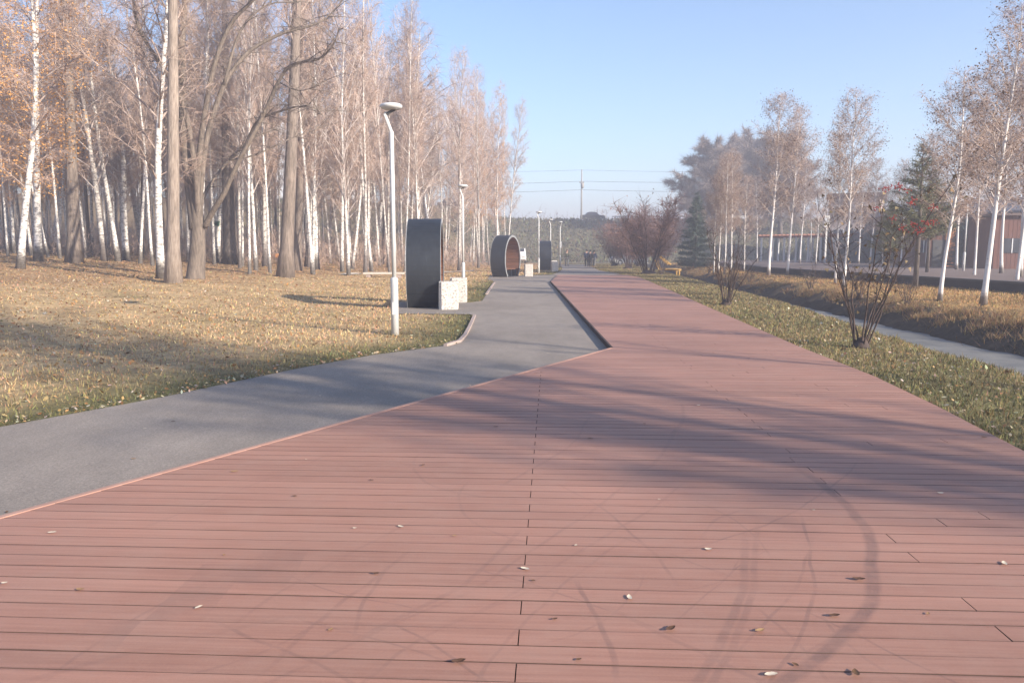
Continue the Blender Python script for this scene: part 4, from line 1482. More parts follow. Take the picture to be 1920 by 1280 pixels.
for i, (u, v, vt, k, lab) in enumerate(((1152, 499, 425, 0, 'reddish bare shrub left in the thicket by the far deck end'), (1178, 504, 412, 1, 'reddish shrub in the middle of the thicket by the far deck end'),
                                        (1216, 514, 374, 0, 'tallest purplish shrub nearest the yellow platform'), (1238, 505, 392, 1, 'purplish shrub just behind the yellow platform'), (1200, 500, 410, 0, 'purplish shrub in front of the parked white car'))):
    p = Gt(u, v)
    h = (at(u, vt, p.y).z - p.z) / 3.4
    place(RED[k], p, i, h * 1.05, lab, 'shrub', None, (0, 0), 'red_shrub', h)
DWF = make_shrub('bare_shrub', 330, 1.5, 9, .6, 'twig_dark', ntw=500, r=.012, base=.1, tl=(.1, .3), tw=.008)
for i, (u, v) in enumerate(((1405, 530), (1520, 545), (1612, 560), (1700, 575), (1330, 512), (1240, 516))):
    p = Gt(u, v)
    place(DWF, p, i * 1.1, .7 + .1 * (i % 3), ('scrubby low shrub on the ditch bank under the fifth clumped birch', 'scrubby low shrub on the ditch bank between wavy and lone birch', 'scrubby low shrub on the ditch bank behind the berry shrub',
          'scrubby low shrub on the ditch bank left of the dark-footed birch', 'scrubby low shrub at the foot of the leftmost clumped birch', 'scrubby low shrub at the near end of the yellow platform')[i], 'shrub', None, (0, 0), 'bare_shrub')

# far tree line on the embankment plateau
fs = []
for i in range(420):
    x = -110 + 420 * ur.random(); y = 230 + 60 * ur.random()
    z = T(x, y); h = 3.5 + 6 * ur.random() * (1 if x > -5 else 1.2)
    for k in range(5):
        a = np.array([x + ur.normal(0, .6), y + ur.normal(0, .6), z])
        fs.append((tuple(a), tuple(a + np.array([ur.normal(0, 1.4), ur.normal(0, 1.4), h * (.5 + .5 * ur.random())]))))
v, f, _ = tri_twigs(fs, 30000, .8, 2.4, .12, -.2, .7, ur)
tag(link('distant_trees', np_mesh('distant_trees', v, f, M['twig_grey'])), 'hazy line of bare trees beyond the embankment road', None, None, 'stuff')

# ------------------------------------------------------------------ lamp posts
def make_lamp():
    r = empty('lamp_post', (0, 0, 0))
    MB().lathe([(.080, -.1), (.080, 1.14), (.074, 1.17), (.046, 1.19)], 18).build('base_tube', M['post'], r, True)
    MB().lathe([(.046, 1.17), (.044, 2.6), (.041, 4.12)], 16).build('pole', M['post'], r, True)
    mb = MB()
    mb.box((-.062, 0, 4.28), (.055, .05, .40), rot=Matrix.Rotation(-.36, 3, 'Y'))
    mb.box((-.115, 0, 4.465), (.05, .045, .08), rot=Matrix.Rotation(.5, 3, 'Y'))
    mb.build('arm', M['post'], r, bev=.008)
    MB().box((-.02, 0, 4.505), (.22, .045, .05), rot=Matrix.Rotation(-.5, 3, 'Y')).build('bracket', M['lamp_dark'], r, bev=.006)
    hd = MB().lathe([(.10, 4.545), (.19, 4.565), (.225, 4.60), (.225, 4.625), (.19, 4.655), (.08, 4.67)], 28).build('lamp_head', M['post'], r, True)
    MB().lathe([(.05, 4.548), (.16, 4.553), (.15, 4.560)], 24).build('diffuser', M['lamp_glass'], hd, True)
    MB().box((0, -.078, .55), (.085, .012, .26)).build('hatch', M['post'], r, bev=.004)
    return r
LAMP = make_lamp()
for i, (u, v, Yd, rz, lab) in enumerate(((741, 627, None, 0, 'nearest pale grey lamp post with disc head, on the left verge'), (869, 541, None, .3, 'second lamp post, beside the speckled bins of the first ring shelter'),
                                         (1010, 512, None, .2, 'third lamp post, standing before the farthest ring shelter'), (1032, 498, 74, .4, 'lamp post right behind the farthest ring shelter'), (1050, 490, 80, 2.6, 'farthest lamp post on the path, carrying a small white plate'),
                                         (1519, 502, 84, .2, 'plaza lamp post in the middle of the pergola'), (1808, 519, 49, -.3, 'plaza lamp post left of the red brown kiosk'), (1446, 500, 86, 3.0, 'plaza lamp post at the left end of the pergola'))):
    if Yd is None:
        p = G(u, v, -.09); p.z = T(p.x, p.y)
    else:
        q = at(u, 480, Yd); p = Vector((q.x, Yd, PZ - .02 if u > 1400 else T(q.x, Yd)))
    o = LAMP if i == 0 else copy_tree(LAMP)
    o.location = p; o.rotation_euler = (0, 0, rz)
    tag(o, lab, 'lamp post', 'lamp posts')
    if i == 4:
        MB().box((0, -.06, 2.3), (.30, .02, .62)).build('sign_plate', M['whitewall'], o)

# ------------------------------------------------------------------ ring shelters
def make_ring():
    r = empty('ring_shelter', (0, 0, 0))
    RO, zc, wd = 1.44, 1.06, 1.0
    th0 = math.acos(-zc / RO) + .0         # from the top, to where the ring meets the ground
    n = 44
    def arc(Ro, Ri, x0, x1, a0, a1, nn, m_):
        n0 = len(m_.v)
        for i in range(nn + 1):
            a = a0 + (a1 - a0) * i / nn
            for x, rad in ((x0, Ro), (x1, Ro), (x1, Ri), (x0, Ri)):
                m_.v.append((x, rad * math.sin(a), zc + rad * math.cos(a)))
        for i in range(nn):
            b = n0 + 4 * i
            for q in range(4):
                q2 = (q + 1) % 4
                m_.f.append((b + q, b + 4 + q, b + 4 + q2, b + q2)); m_.m.append(0)
        m_.f += [(n0, n0 + 1, n0 + 2, n0 + 3), (n0 + 4 * nn + 3, n0 + 4 * nn + 2, n0 + 4 * nn + 1, n0 + 4 * nn)]; m_.m += [0, 0]
        return m_
    sa = th0 - .36
    arc(RO, RO - .05, -wd / 2, wd / 2, -sa, sa, n, MB()).build('outer_shell', M['shell'], r)
    for sgn in (-1, 1):
        arc(RO + .004, RO - .05, -wd / 2, wd / 2, sgn * (sa + .006), sgn * th0, 6, MB()).build('base_panel', M['shell'], r)
        arc(RO + .012, RO - .115, sgn * (wd / 2 + .001), sgn * (wd / 2 + .016), -th0, th0, n, MB()).build('rim', M['rim'], r)
    ns = 30
    for i in range(ns):
        a = -th0 + .04 + (2 * th0 - .08) * (i + .5) / ns
        da = (2 * th0 - .08) / ns / 2 * .93
        arc(RO - .055, RO - .085, -wd / 2 + .005, wd / 2 - .005, a - da, a + da, 1, MB()).build('slat', M['slat'], r)
    st = empty('bench', (0, 0, 0)); st.parent = r
    for i in range(5):
        MB().box((-.36 + i * .18, 0, .46), (.165, 2.36, .04)).build('slat', M['slat'], st, bev=.005)
    for sy in (-.85, 0, .85):
        MB().box((0, sy, .22), (.8, .06, .44)).build('support', M['shell'], st)
    MB().box((0, 0, .012), (wd - .02, 2 * RO * math.sin(th0) - .2, .03)).build('floor_plate', M['shell'], r)
    return r
RING = make_ring()
RZ0 = -math.asin(DX)
for i, (u, v, rz, lab) in enumerate(((791, 578, .105, 'nearest dark ring shelter with wooden lining beside the asphalt'), (948, 519, -.30, 'second dark ring shelter, turned so its wooden inside shows'), (1022, 504, .03, 'farthest dark ring shelter by the third lamp post'))):
    p = G(u, v, ASPH)
    if i == 0:
        p = p + Vector((0, .55, 0))
    if i == 2:
        p = at(1022, 485, 68); p.z = T(p.x, p.y)
    else:
        p.y += .7
    o = RING if i == 0 else copy_tree(RING)
    o.location = p; o.rotation_euler = (0, 0, RZ0 + rz)
    tag(o, lab, 'shelter', 'ring shelters')
    if i == 0:
        o.scale = (1.0, 1.04, 1.08)
    if i == 2:
        o.scale = (1.0, 1, 1.02)
        MB().box((0, 0, -.03), (1.6, 3.2, .09)).build('plinth', M['asphalt'], o)
# green strip gaps are grass; bins
def make_bin():
    r = empty('stone_bin', (0, 0, 0))
    h, w = .80, .56
    mb = MB()
    bm = bmesh.new()
    bmesh.ops.create_cube(bm, size=1.0)
    for v_ in bm.verts:
        v_.co = Vector((v_.co.x * w, v_.co.y * w, (v_.co.z + .5) * h))
    top = [f_ for f_ in bm.faces if f_.normal.z > .9]
    bmesh.ops.bevel(bm, geom=[e for e in bm.edges if abs(e.verts[0].co.z - e.verts[1].co.z) > .1], offset=.05, segments=3, affect='EDGES')
    top = [f_ for f_ in bm.faces if f_.normal.z > .9]
    ri = bmesh.ops.inset_region(bm, faces=top, thickness=.07)
    top = [f_ for f_ in bm.faces if f_.normal.z > .9 and max(abs(q.co.x) for q in f_.verts) < w / 2 - .05]
    for f_ in top:
        for q in f_.verts: q.co.z -= .35
    me = bpy.data.meshes.new('body'); bm.to_mesh(me); bm.free()
    me.materials.append(M['terrazzo'])
    link('body', me, r)
    MB().lathe([(.17, .46), (.19, .74), (.20, .76), (.185, .765), (.165, .5)], 20).build('liner', M['black'], r, True)
    return r
BIN = make_bin()
for i, (u, v, lab, rz, sc) in enumerate(((841, 579, 'speckled white stone bin foremost beside the nearest ring shelter', .18, 1.0), (860, 566, 'speckled white stone bin just behind the foremost bin', .1, 1.0),
                                         (991, 518, 'pale stone bin right of the second ring shelter', .05, 1.0), (1040, 504, 'pale stone bin right of the farthest ring shelter', .1, 1.0), (1038, 499, 'pale stone bin half hidden behind the farthest bin', .1, 1.0))):
    p = G(u, v, ASPH)
    if u > 1030:
        p = at(u, 480, 64 if i == 3 else 70)
        p.z = T(p.x, p.y)
    o = BIN if i == 0 else copy_tree(BIN)
    o.location = p; o.rotation_euler = (0, 0, rz); o.scale = (sc, sc, sc * 1.02)
    tag(o, lab, 'bin', 'stone bins beside the ring shelters')

# orange bench and green feeder in the wood
p = Gt(511, 494)
b = empty('park_bench', p, .1)
for k in range(3):
    MB().box((0, -.14 + .14 * k, .42), (1.05, .12, .04)).build('seat_board', M['orange_bench'], b)
for k in range(2):
    MB().box((0, .22, .55 + .14 * k), (1.05, .03, .11)).build('back_board', M['orange_bench'], b)
for sx in (-.42, .42):
    MB().box((sx, 0, .2), (.05, .36, .4)).build('leg', M['black'], b)
    MB().box((sx, .25, .45), (.05, .03, .5)).build('back_support', M['black'], b)
tag(b, 'small orange wooden bench among the trunks left of the grey poplar', 'bench')
p = Gt(720, 520)
cbn = empty('concrete_bench', p, .05)
MB().box((0, 0, .24), (2.4, .5, .12)).build('seat', M['pale_gravel'], cbn, bev=.015)
for sx in (-.9, .9):
    MB().box((sx, 0, .08), (.25, .4, .2)).build('leg', M['kerb'], cbn)
tag(cbn, 'low white slab bench left of the nearest ring shelter, behind the lamp post', 'bench')
p = Gt(407, 492)
q = at(404, 420, p.y - .2)
g = empty('bird_feeder', q)
MB().box((0, 0, 0), (.5, .22, .26)).build('box', M['green_paint'], g, bev=.01)
MB().box((0, 0, .17), (.62, .32, .05)).build('roof', M['green_paint'], g)
MB().box((0, -.115, 0), (.30, .01, .12)).build('dark_plate', M['black'], g)  # thin black plate on the front in place of a cut hole
tag(g, 'green box fixed to a birch trunk beside the willow', 'feeder')

# yellow platform over the ditch
fp = Gt(1236, 513)
fb = empty('timber_platform', Vector((fp.x + .2, fp.y + 1.0, -.06)), -.04)
for k in range(4):
    MB().box((.42 + k * .30, 0, .30), (.27, 2.4, .05)).build('deck_board', M['yellow_wood'], fb)
for sy in (-.6, .6):
    MB().box((.85, sy, .22), (1.4, .10, .10)).build('beam', M['yellow_wood'], fb)
    mbq = MB().tube([(-.1, sy, 1.35), (.35, sy, .95), (.75, sy, .62)], .06, 6)
    mbq.build('brace', M['yellow_wood'], fb)
    MB().tube([(-.25, sy, .95), (-.1, sy, .5), (.15, sy, -.1)], .06, 6).build('post', M['yellow_wood'], fb)
    MB().tube([(1.4, sy, .2), (1.4, sy, -.5)], .06, 6).build('post', M['yellow_wood'], fb)
tag(fb, 'yellow timber platform with sloping braces at the ditch by the purplish shrubs', 'platform')

# ------------------------------------------------------------------ pergola
pa, pb = at(1424, 480, 90), at(1590, 480, 82)
pg = empty('pergola', Vector((pa.x, pa.y, PZ)))
dv = Vector((pb.x - pa.x, pb.y - pa.y, 0)); Lp = dv.length; az = math.atan2(dv.y, dv.x)
pg.rotation_euler = (0, 0, az)
pw_ = 3.6
hh_ = at(1500, 441, 86).z - PZ
for sy in (0, pw_):
    MB().box((Lp / 2, sy, hh_ - .12), (Lp + .6, .14, .20)).build('beam', M['pergola_roof'], pg)
    for k in range(8):
        MB().box((.2 + k * (Lp - .4) / 7, sy, (hh_ - .22) / 2), (.16, .16, hh_ - .22)).build('post', M['white_post'], pg)
for k in range(22):
    MB().box((k * Lp / 21, pw_ / 2, hh_ + .06), (.09, pw_ + .8, .15)).build('rafter', M['pergola_roof'], pg)
tag(pg, 'long pergola with white posts and rusty red beams on the plaza', 'pergola')
ch = at(1549, 440, 80)
kb = empty('white_pillar', Vector((ch.x, 80, PZ)))
MB().box((0, 0, 1.9), (.16, .16, 3.8)).build('post', M['white_post'], kb)
MB().box((0, 0, 4.2), (.56, .3, 1.25)).build('panel', M['white_post'], kb, bev=.02)
MB().box((0, -.16, 4.35), (.40, .02, .5)).build('plate', M['greywall'], kb)
tag(kb, 'white post with a tall panel rising above the pergola', 'sign')

# ------------------------------------------------------------------ buildings
def building(name, c, w, d, h, rz, wall, roof, wins, label, cat='building', roof_h=.3, over=.3, slab=None, floors=None):
    """a box house: wins = list of (x, z, w, h) on the front face, each a window with frame, pane and sill"""
    r = empty(name, c, rz)
    MB().box((0, d / 2, h / 2), (w, d, h)).build('wall', M[wall], r)
    MB().box((0, d / 2, h + roof_h / 2), (w + 2 * over, d + 2 * over, roof_h)).build('roof', M[roof], r)
    for (x, z, ww, wh) in wins:
        wo_ = MB().box((x, -.02, z), (ww, .06, wh)).build('window', M['glass'], r)
        f_ = MB()
        for a, b_, c_, d_ in ((x - ww / 2, z, .09, wh + .1), (x + ww / 2, z, .09, wh + .1), (x, z, .07, wh), (x, z + wh / 2, ww, .09), (x, z - wh / 2, ww, .09)):
            f_.box((a, -.06, b_), (c_, .08, d_))
        f_.build('frame', M['whitewall'], wo_)
        MB().box((x, -.12, z - wh / 2 - .08), (ww + .25, .22, .06)).build('sill', M['greywall'], wo_)
    return tag(r, label, cat)

q = at(1597, 470, 104)
hp = at(1597, 372, 104).z
building('plaster_house', Vector((q.x, 104, 0)), 6.2, 9, hp, -.5, 'pinkwall', 'roof_brown', [(-1.8, hp - 1.7, 1.3, 1.5), (.9, hp - 1.7, 1.5, 1.5), (-1.8, hp - 4.8, 1.3, 1.5), (.9, hp - 4.8, 1.5, 1.5)],
         'pinkish house with brown flat roof rising above the spruces', roof_h=.7, over=.35)
# long blue grey hall behind the plaza
q0, q1 = at(1620, 480, 82), at(2050, 480, 62)
hl = empty('long_hall', Vector((q0.x, q0.y, PZ - .05)))
dv = Vector((q1.x - q0.x, q1.y - q0.y, 0)); Lh = dv.length
hl.rotation_euler = (0, 0, math.atan2(dv.y, dv.x))
ha = at(1660, 412, 80).z
mbw = MB()
nr = int(Lh / .5)
for k in range(nr):
    mbw.box((k * .5 + .25, .05 if k % 2 else 0.0, ha / 2), (.5, .2, ha))
mbw.build('wall', M['hall'], hl)
rf = MB()
rf.v = [(-.4, -.5, ha), (Lh + .4, -.5, ha), (Lh + .4, 6, ha + 1.5), (-.4, 6, ha + 1.5), (-.4, 12, ha), (Lh + .4, 12, ha), (-.4, -.5, ha - .15), (Lh + .4, -.5, ha - .15), (-.4, 12, ha - .15), (Lh + .4, 12, ha - .15)]
rf.f = [(0, 1, 2, 3), (3, 2, 5, 4), (6, 7, 1, 0), (4, 5, 9, 8), (0, 3, 4, 8, 6), (1, 7, 9, 5, 2), (6, 8, 9, 7)]; rf.m = [0] * 7
rf.build('roof', M['hall_roof'], hl)
MB().box((Lh / 2, 5.9, ha / 2), (Lh - .1, 11.4, ha - .1)).build('hall_body', M['hall'], hl)
for k in range(6):
    MB().box((4 + k * 5.2, -.13, 2.9), (2.2, .06, .8)).build('window', M['glass'], hl)
tag(hl, 'long blue grey metal hall across the plaza', 'hall')

def kiosk(name, u0, u1, Yd, vt, label, ca, cb, split, dep=4):
    a, b_ = at(u0, 480, Yd), at(u1, 480, Yd)
    w = b_.x - a.x
    h = at(u0, vt, Yd).z - PZ
    r = empty(name, Vector(((a.x + b_.x) / 2, Yd, PZ)), -.12)
    n = max(8, int(w / .28))
    for k in range(n):
        x = -w / 2 + (k + .5) * w / n
        MB().box((x, -.02, h / 2), (w / n * .93, .05, h)).build('board', M[ca] if k / n < split else M[cb], r)
    MB().box((0, dep / 2 + .02, h / 2 - .02), (w - .02, dep, h - .06)).build('body', M['redbrown'], r)
    MB().box((0, dep / 2 - .1, h + .08), (w + .5, dep + .6, .16)).build('roof', M['roof_brown'], r)
    dr = MB().box((w * .12, -.07, 1.05), (.95, .06, 2.1)).build('door', M['lamp_dark'], r)
    MB().tube([(w * .12 + .35, -.12, .9), (w * .12 + .35, -.12, 1.25)], .02, 6).build('handle', M['rim'], dr)
    wn_ = MB().box((-w * .25, -.07, 1.6), (w * .24, .06, 1.0)).build('window', M['glass'], r)
    MB().box((-w * .25, -.11, 1.6), (.06, .04, 1.0)).build('mullion', M['whitewall'], wn_)
    tag(r, label, 'kiosk')
kiosk('timber_kiosk', 1712, 1787, 62, 424, 'orange boarded kiosk between the pine and the plaza lamp post', 'redbrown', 'orange_wood', .72)
kiosk('timber_kiosk', 1866, 1990, 54, 404, 'large red brown boarded kiosk at the far right edge', 'redbrown', 'orange_wood', .38)

# pale blocks seen through the wood
def block(u0, u1, Yd, vb, vt, label, nc, nf, wall, strips):
    a, b_ = at(u0, vb, Yd), at(u1, vb, Yd)
    w = b_.x - a.x
    z0 = T((a.x + b_.x) / 2, Yd) - .4
    h = at(u0, vt, Yd).z - z0
    wins = []
    for i in range(nc):
        x = -w / 2 + (i + .5) * w / nc
        for j in range(nf):
            wins.append((x, 2.2 + j * (h - 2.5) / nf, w / nc * .42, 1.5 if not strips else (h - 2.5) / nf * .9))
    building('apartment_block', Vector(((a.x + b_.x) / 2, Yd, z0)), w, 10, h, .05, wall, 'roof_brown', wins, label, roof_h=.4)
block(415, 520, 158, 415, 215, 'pale grey block with tall dark window strips seen between the trunks', 5, 4, 'greywall', True)
block(150, 262, 165, 430, 300, 'white low block glimpsed through the trunks at the left of the wood', 6, 3, 'whitewall', False)
block(560, 660, 170, 420, 340, 'low white block glimpsed between trunks left of the nearest lamp post', 6, 2, 'whitewall', False)

# ------------------------------------------------------------------ the embankment road: guard rail, cars, pole, wires
EY = 140.5
gr_ = empty('guard_rail', Vector((0, EY, 0)))
def etop(x): return T(x, EY)
mbg = MB()
xs = [18 + i * 2.0 for i in range(14)]
for a, b_ in zip(xs[:-1], xs[1:]):
    mbg.box(((a + b_) / 2, 0, (etop(a) + etop(b_)) / 2 + .55), (2.0, .06, .2))
mbg.build('rail', M['rail'], gr_)
for a in xs:
    MB().box((a, .08, etop(a) + .25), (.1, .1, .8)).build('post', M['rail'], gr_)
tag(gr_, 'pale guard rail along the top of the embankment', 'guard rail')

def make_car(paint, L=4.4, Wd=1.75, H=1.5, van=False):
    r = empty('parked_car', (0, 0, 0))
    if van:
        body = [(-.5, .25), (-.5, .98), (-.48, 1.0), (.27, 1.0), (.36, .62), (.49, .50), (.5, .25)]
    else:
        body = [(-.5, .30), (-.5, .56), (-.44, .63), (-.33, .64), (-.22, .96), (-.15, 1.0), (.06, .99), (.12, .95), (.25, .63), (.44, .57), (.5, .48), (.5, .28)]
    pts = [(x * L, z * H) for x, z in body] + [(.42 * L, .17 * H), (-.42 * L, .17 * H)]
    mb = MB(); n = len(pts)
    for sy in (-1, 1):
        for x, z in pts:
            tuck = 1 - (.16 if z > .66 * H else 0)
            mb.v.append((x, sy * Wd / 2 * tuck, z))
    for i in range(n):
        j = (i + 1) % n
        mb.f.append((i, j, n + j, n + i)); mb.m.append(0)
    mb.f += [tuple(reversed(range(n))), tuple(range(n, 2 * n))]; mb.m += [0, 0]
    bd = mb.build('body', M[paint], r, bev=.04)
    for sy in (-1, 1):
        y0 = sy * (Wd / 2 * .93 + .012)
        if van: qd = [(.05, .60), (.05, .92), (.25, .92), (.33, .62)]
        else: qd = [(-.27, .655), (-.195, .93), (.075, .93), (.20, .655)]
        g_ = MB(); g_.v = [(x * L, y0 + (0 if z < .7 else -sy * .045), z * H) for x, z in qd] + [(x * L, y0 - sy * .04, z * H) for x, z in qd]
        g_.f = [(0, 1, 2, 3), (7, 6, 5, 4), (0, 4, 5, 1), (1, 5, 6, 2), (2, 6, 7, 3), (3, 7, 4, 0)]; g_.m = [0] * 6
        g_.build('side_window', M['glass'], r)
        for sx in (-.31, .31):
            w_ = MB()
            w_.tube([(sx * L, sy * (Wd / 2 - .2), .31), (sx * L, sy * (Wd / 2 + .01), .31)], .31, 18)
            wh = w_.build('wheel', M['tyre'], r)
            MB().tube([(sx * L, sy * (Wd / 2), .31), (sx * L, sy * (Wd / 2 + .025), .31)], .19, 14).build('rim', M['hub'], wh)
        MB().box((.49 * L, sy * Wd * .36, .5 * H * (1 if not van else .85)), (.06, .32, .13)).build('headlight', M['head_glass'], r)
        MB().box((-.495 * L, sy * Wd * .38, .55 * H), (.05, .22, .13)).build('tail_light', M['berry'], r)
    MB().box((.185 * L if not van else .315 * L, 0, .8 * H), (.03, Wd * .76, .40 * H), rot=Matrix.Rotation(-.80 if not van else -.4, 3, 'Y')).build('windscreen', M['glass'], r)
    return r
cd = make_car('car_dark')
p = at(1111, 411, 144)
cd.location = (p.x, 144, T(p.x, 144) + .0); cd.rotation_euler = (0, 0, .06)
tag(cd, 'dark car on the embankment road right of the utility pole', 'car')
c2 = copy_tree(cd); p = at(840, 400, 144)
c2.location = (p.x, 144, T(p.x, 144)); c2.rotation_euler = (0, 0, 3.0); c2.scale = (.85, .9, 1.25)
tag(c2, 'dark car on the embankment seen through the birches above the ring shelter', 'car')
cw = make_car('car_white'); p = at(1178, 485, 92)
cw.location = (p.x, 92, T(p.x, 92)); cw.rotation_euler = (0, 0, .25)
tag(cw, 'white car parked behind the reddish thicket', 'car')
cv = make_car('car_white', 4.6, 1.8, 2.0, True); p = at(974, 480, 106)
cv.location = (p.x, 106, T(p.x, 106)); cv.rotation_euler = (0, 0, -1.62); cv.name = 'parked_van'
tag(cv, 'small white van beyond the second ring shelter', 'van')

p = at(1090, 412, 143)
zt = T(p.x, 143)
zp = at(1090, 318, 143).z
up_ = empty('utility_pole', Vector((p.x, 143, zt)))
MB().lathe([(.17, -.3), (.14, (zp - zt) * .6), (.10, zp - zt)], 12).build('pole', M['pole'], up_, True)
zx = at(1090, 342, 143).z - zt
MB().box((0, 0, zx), (.9, .12, .14)).build('crossarm', M['lamp_dark'], up_)
MB().lathe([(.22, zx - 1.05), (.30, zx - .75), (.33, zx - .2), (.2, zx - .1)], 14, (.12, -.12, 0)).build('transformer', M['pole'], up_, True)
for sx in (-.38, 0, .38):
    MB().lathe([(.04, zx + .05), (.07, zx + .12), (.04, zx + .2)], 8, (sx, 0, 0)).build('insulator', M['white_post'], up_, True)
tag(up_, 'grey utility pole standing on the embankment', 'utility pole')
for i, (v0, vl, vr, lab) in enumerate(((340, 346, 338, 'upper overhead cable crossing the sky at the pole'), (356, 362, 358, 'lower overhead cable below the pole crossarm'), (319, 320, 320, 'topmost thin overhead cable at the pole tip'))):
    A, B, Cc = at(560, vl - 6, 143), at(1090, v0, 143), at(1760, vr - 6, 143)
    pts = []
    for P0, P1 in ((A, B), (B, Cc)):
        for k in range(16):
            t = k / 16
            q = P0.lerp(P1, t); q.z -= 1.1 * 4 * t * (1 - t) * .5
            pts.append(q)
    pts.append(Cc)
    base = pts[0].copy()
    o = MB().tube([q - base for q in pts], .028 if i < 2 else .02, 5).build('overhead_cable', M['cable'])
    o.location = base
    tag(o, lab, 'cable', 'overhead cables')

# ------------------------------------------------------------------ people
def make_person(loc, rz, H, coat, trouser, label, stride=.12, arms=.10, bend=0.0):
    r = empty('person', loc, rz)
    k = H / 1.75
    def skin(name, vs, es, rad, mat):
        me = bpy.data.meshes.new(name)
        me.from_pydata([tuple(c * k for c in q) for q in vs], es, [])
        me.materials.append(mat)
        o = link(name, me, r)
        sm = o.modifiers.new('skin', 'SKIN')
        for i, a in enumerate(rad):
            me.skin_vertices[0].data[i].radius = (a[0] * k, a[1] * k) if isinstance(a, tuple) else (a * k, a * k)
        me.skin_vertices[0].data[0].use_root = True
        ss_ = o.modifiers.new('sub', 'SUBSURF'); ss_.levels = 1; ss_.render_levels = 2
        return o
    st = stride
    V = [(0, 0, .93), (0, 0, 1.15), (0, 0, 1.40), (0, -.01, 1.50), (0, -.01, 1.56), (0, -.02, 1.66), (0, -.015, 1.735),
         (.09, 0, .88), (.10, -st, .50), (.10, -st * .9 + .03, .09), (.10, -st - .13, .04),
         (-.09, 0, .88), (-.10, st, .50), (-.10, st + .08, .09), (-.10, st - .06, .04),
         (.19, 0, 1.40), (.24, arms * .6, 1.13), (.25, -.04 + arms, .90), (.25, -.07 + arms, .80),
         (-.19, 0, 1.40), (-.24, -arms * .6, 1.13), (-.25, -.08 - arms, .90), (-.25, -.11 - arms, .80)]
    E = [(0, 1), (1, 2), (2, 3), (3, 4), (4, 5), (5, 6), (0, 7), (7, 8), (8, 9), (9, 10), (0, 11), (11, 12), (12, 13), (13, 14), (2, 15), (15, 16), (16, 17), (17, 18), (2, 19), (19, 20), (20, 21), (21, 22)]
    Rd = [(.14, .10), (.135, .10), (.15, .10), .055, .055, (.078, .095), .055, .085, .058, .04, .035, .085, .058, .04, .035, .06, .045, .034, .03, .06, .045, .034, .03]
    skin('body', V, E, Rd, M['skin'])
    JV = [V[0], V[1], V[2], (0, 0, 1.47), (0, 0, .80), V[15], V[16], (.25, -.035 + arms, .88), V[19], V[20], (-.25, -.075 - arms, .88)]
    JE = [(0, 1), (1, 2), (2, 3), (0, 4), (2, 5), (5, 6), (6, 7), (2, 8), (8, 9), (9, 10)]
    skin('jacket', JV, JE, [(.18, .13), (.175, .135), (.18, .13), .075, (.19, .14), .085, .07, .055, .085, .07, .055], M[coat])
    skin('trousers', [V[0], V[7], V[8], V[9], V[11], V[12], V[13]], [(0, 1), (1, 2), (2, 3), (0, 4), (4, 5), (5, 6)], [(.16, .12), .105, .08, .065, .105, .08, .065], M[trouser])
    skin('hair', [(0, .01, 1.68), (0, .0, 1.745), (0, .035, 1.62)], [(0, 1), (0, 2)], [(.088, .095), .06, .06], M['hair'])
    for a, b_ in ((9, 10), (13, 14)):
        skin('shoe', [V[a], V[b_], (V[b_][0], V[b_][1] - .04, .03)], [(0, 1), (1, 2)], [.055, .05, .04], M['boot'])
    tag(r, label, 'person', 'people on the far path')
def pfoot(u, Yd):
    q = at(u, 480, Yd); return Vector((q.x, Yd, T(q.x, Yd) + .01))
make_person(pfoot(1063, 86), .3, 1.78, 'coat_olive', 'trouser_grey', 'person in olive jacket and grey trousers alone on the far path')
make_person(pfoot(1100, 82), 3.3, 1.80, 'coat_blue', 'trouser_dark', 'person in dark blue coat at the left of the far group')
make_person(pfoot(1107, 80.5), 3.0, 1.74, 'coat_black', 'trouser_dark', 'person in black coat in the middle of the far group', .05)
make_person(pfoot(1114, 81.5), 2.7, 1.70, 'coat_blue', 'trouser_grey', 'person in blue coat and grey trousers at the right of the group', .03)

# ------------------------------------------------------------------ single leaves lying on the deck and the asphalt
def leaf_mesh(seed, L, Wd, curl, col1, col2, name='fallen_leaf'):
    rr = random.Random(seed)
    n = 7
    v_, f_ = [], []
    bendy = rr.uniform(-.4, .4)
    for i in range(n):
        t = i / (n - 1)
        w = Wd * math.sin(math.pi * min(1, t * .92 + .06)) ** .8 * .5
        x = (t - .5) * L; yb = bendy * L * (t - .5) ** 2
        z = .004 + curl * L * (2 * t - 1) ** 2 * .22
        v_ += [(x, yb - w, z + curl * w * .5 + rr.uniform(0, .003)), (x, yb, z), (x, yb + w, z + curl * w * .5 + rr.uniform(0, .003))]
    for i in range(n - 1):
        for j in range(2):
            f_.append((3 * i + j, 3 * i + j + 1, 3 * i + j + 4, 3 * i + j + 3))
    me = bpy.data.meshes.new(name)
    me.from_pydata(v_, [], f_)
    me.materials.append(simple(name + str(seed), col1, col2, 30))
    me.polygons.foreach_set('use_smooth', [True] * len(f_))
    return me
LM = {'pale': [leaf_mesh(1, .075, .035, .25, (.66, .58, .46), (.52, .42, .30)), leaf_mesh(2, .06, .04, .4, (.60, .52, .42), (.5, .40, .28))],
      'brown': [leaf_mesh(3, .09, .045, .5, (.12, .06, .035), (.075, .04, .026)), leaf_mesh(4, .07, .04, .45, (.15, .08, .04), (.08, .045, .028))],
      'tan': [leaf_mesh(5, .08, .04, .35, (.42, .27, .13), (.30, .17, .08)), leaf_mesh(6, .065, .04, .3, (.36, .22, .10), (.26, .14, .07))]}
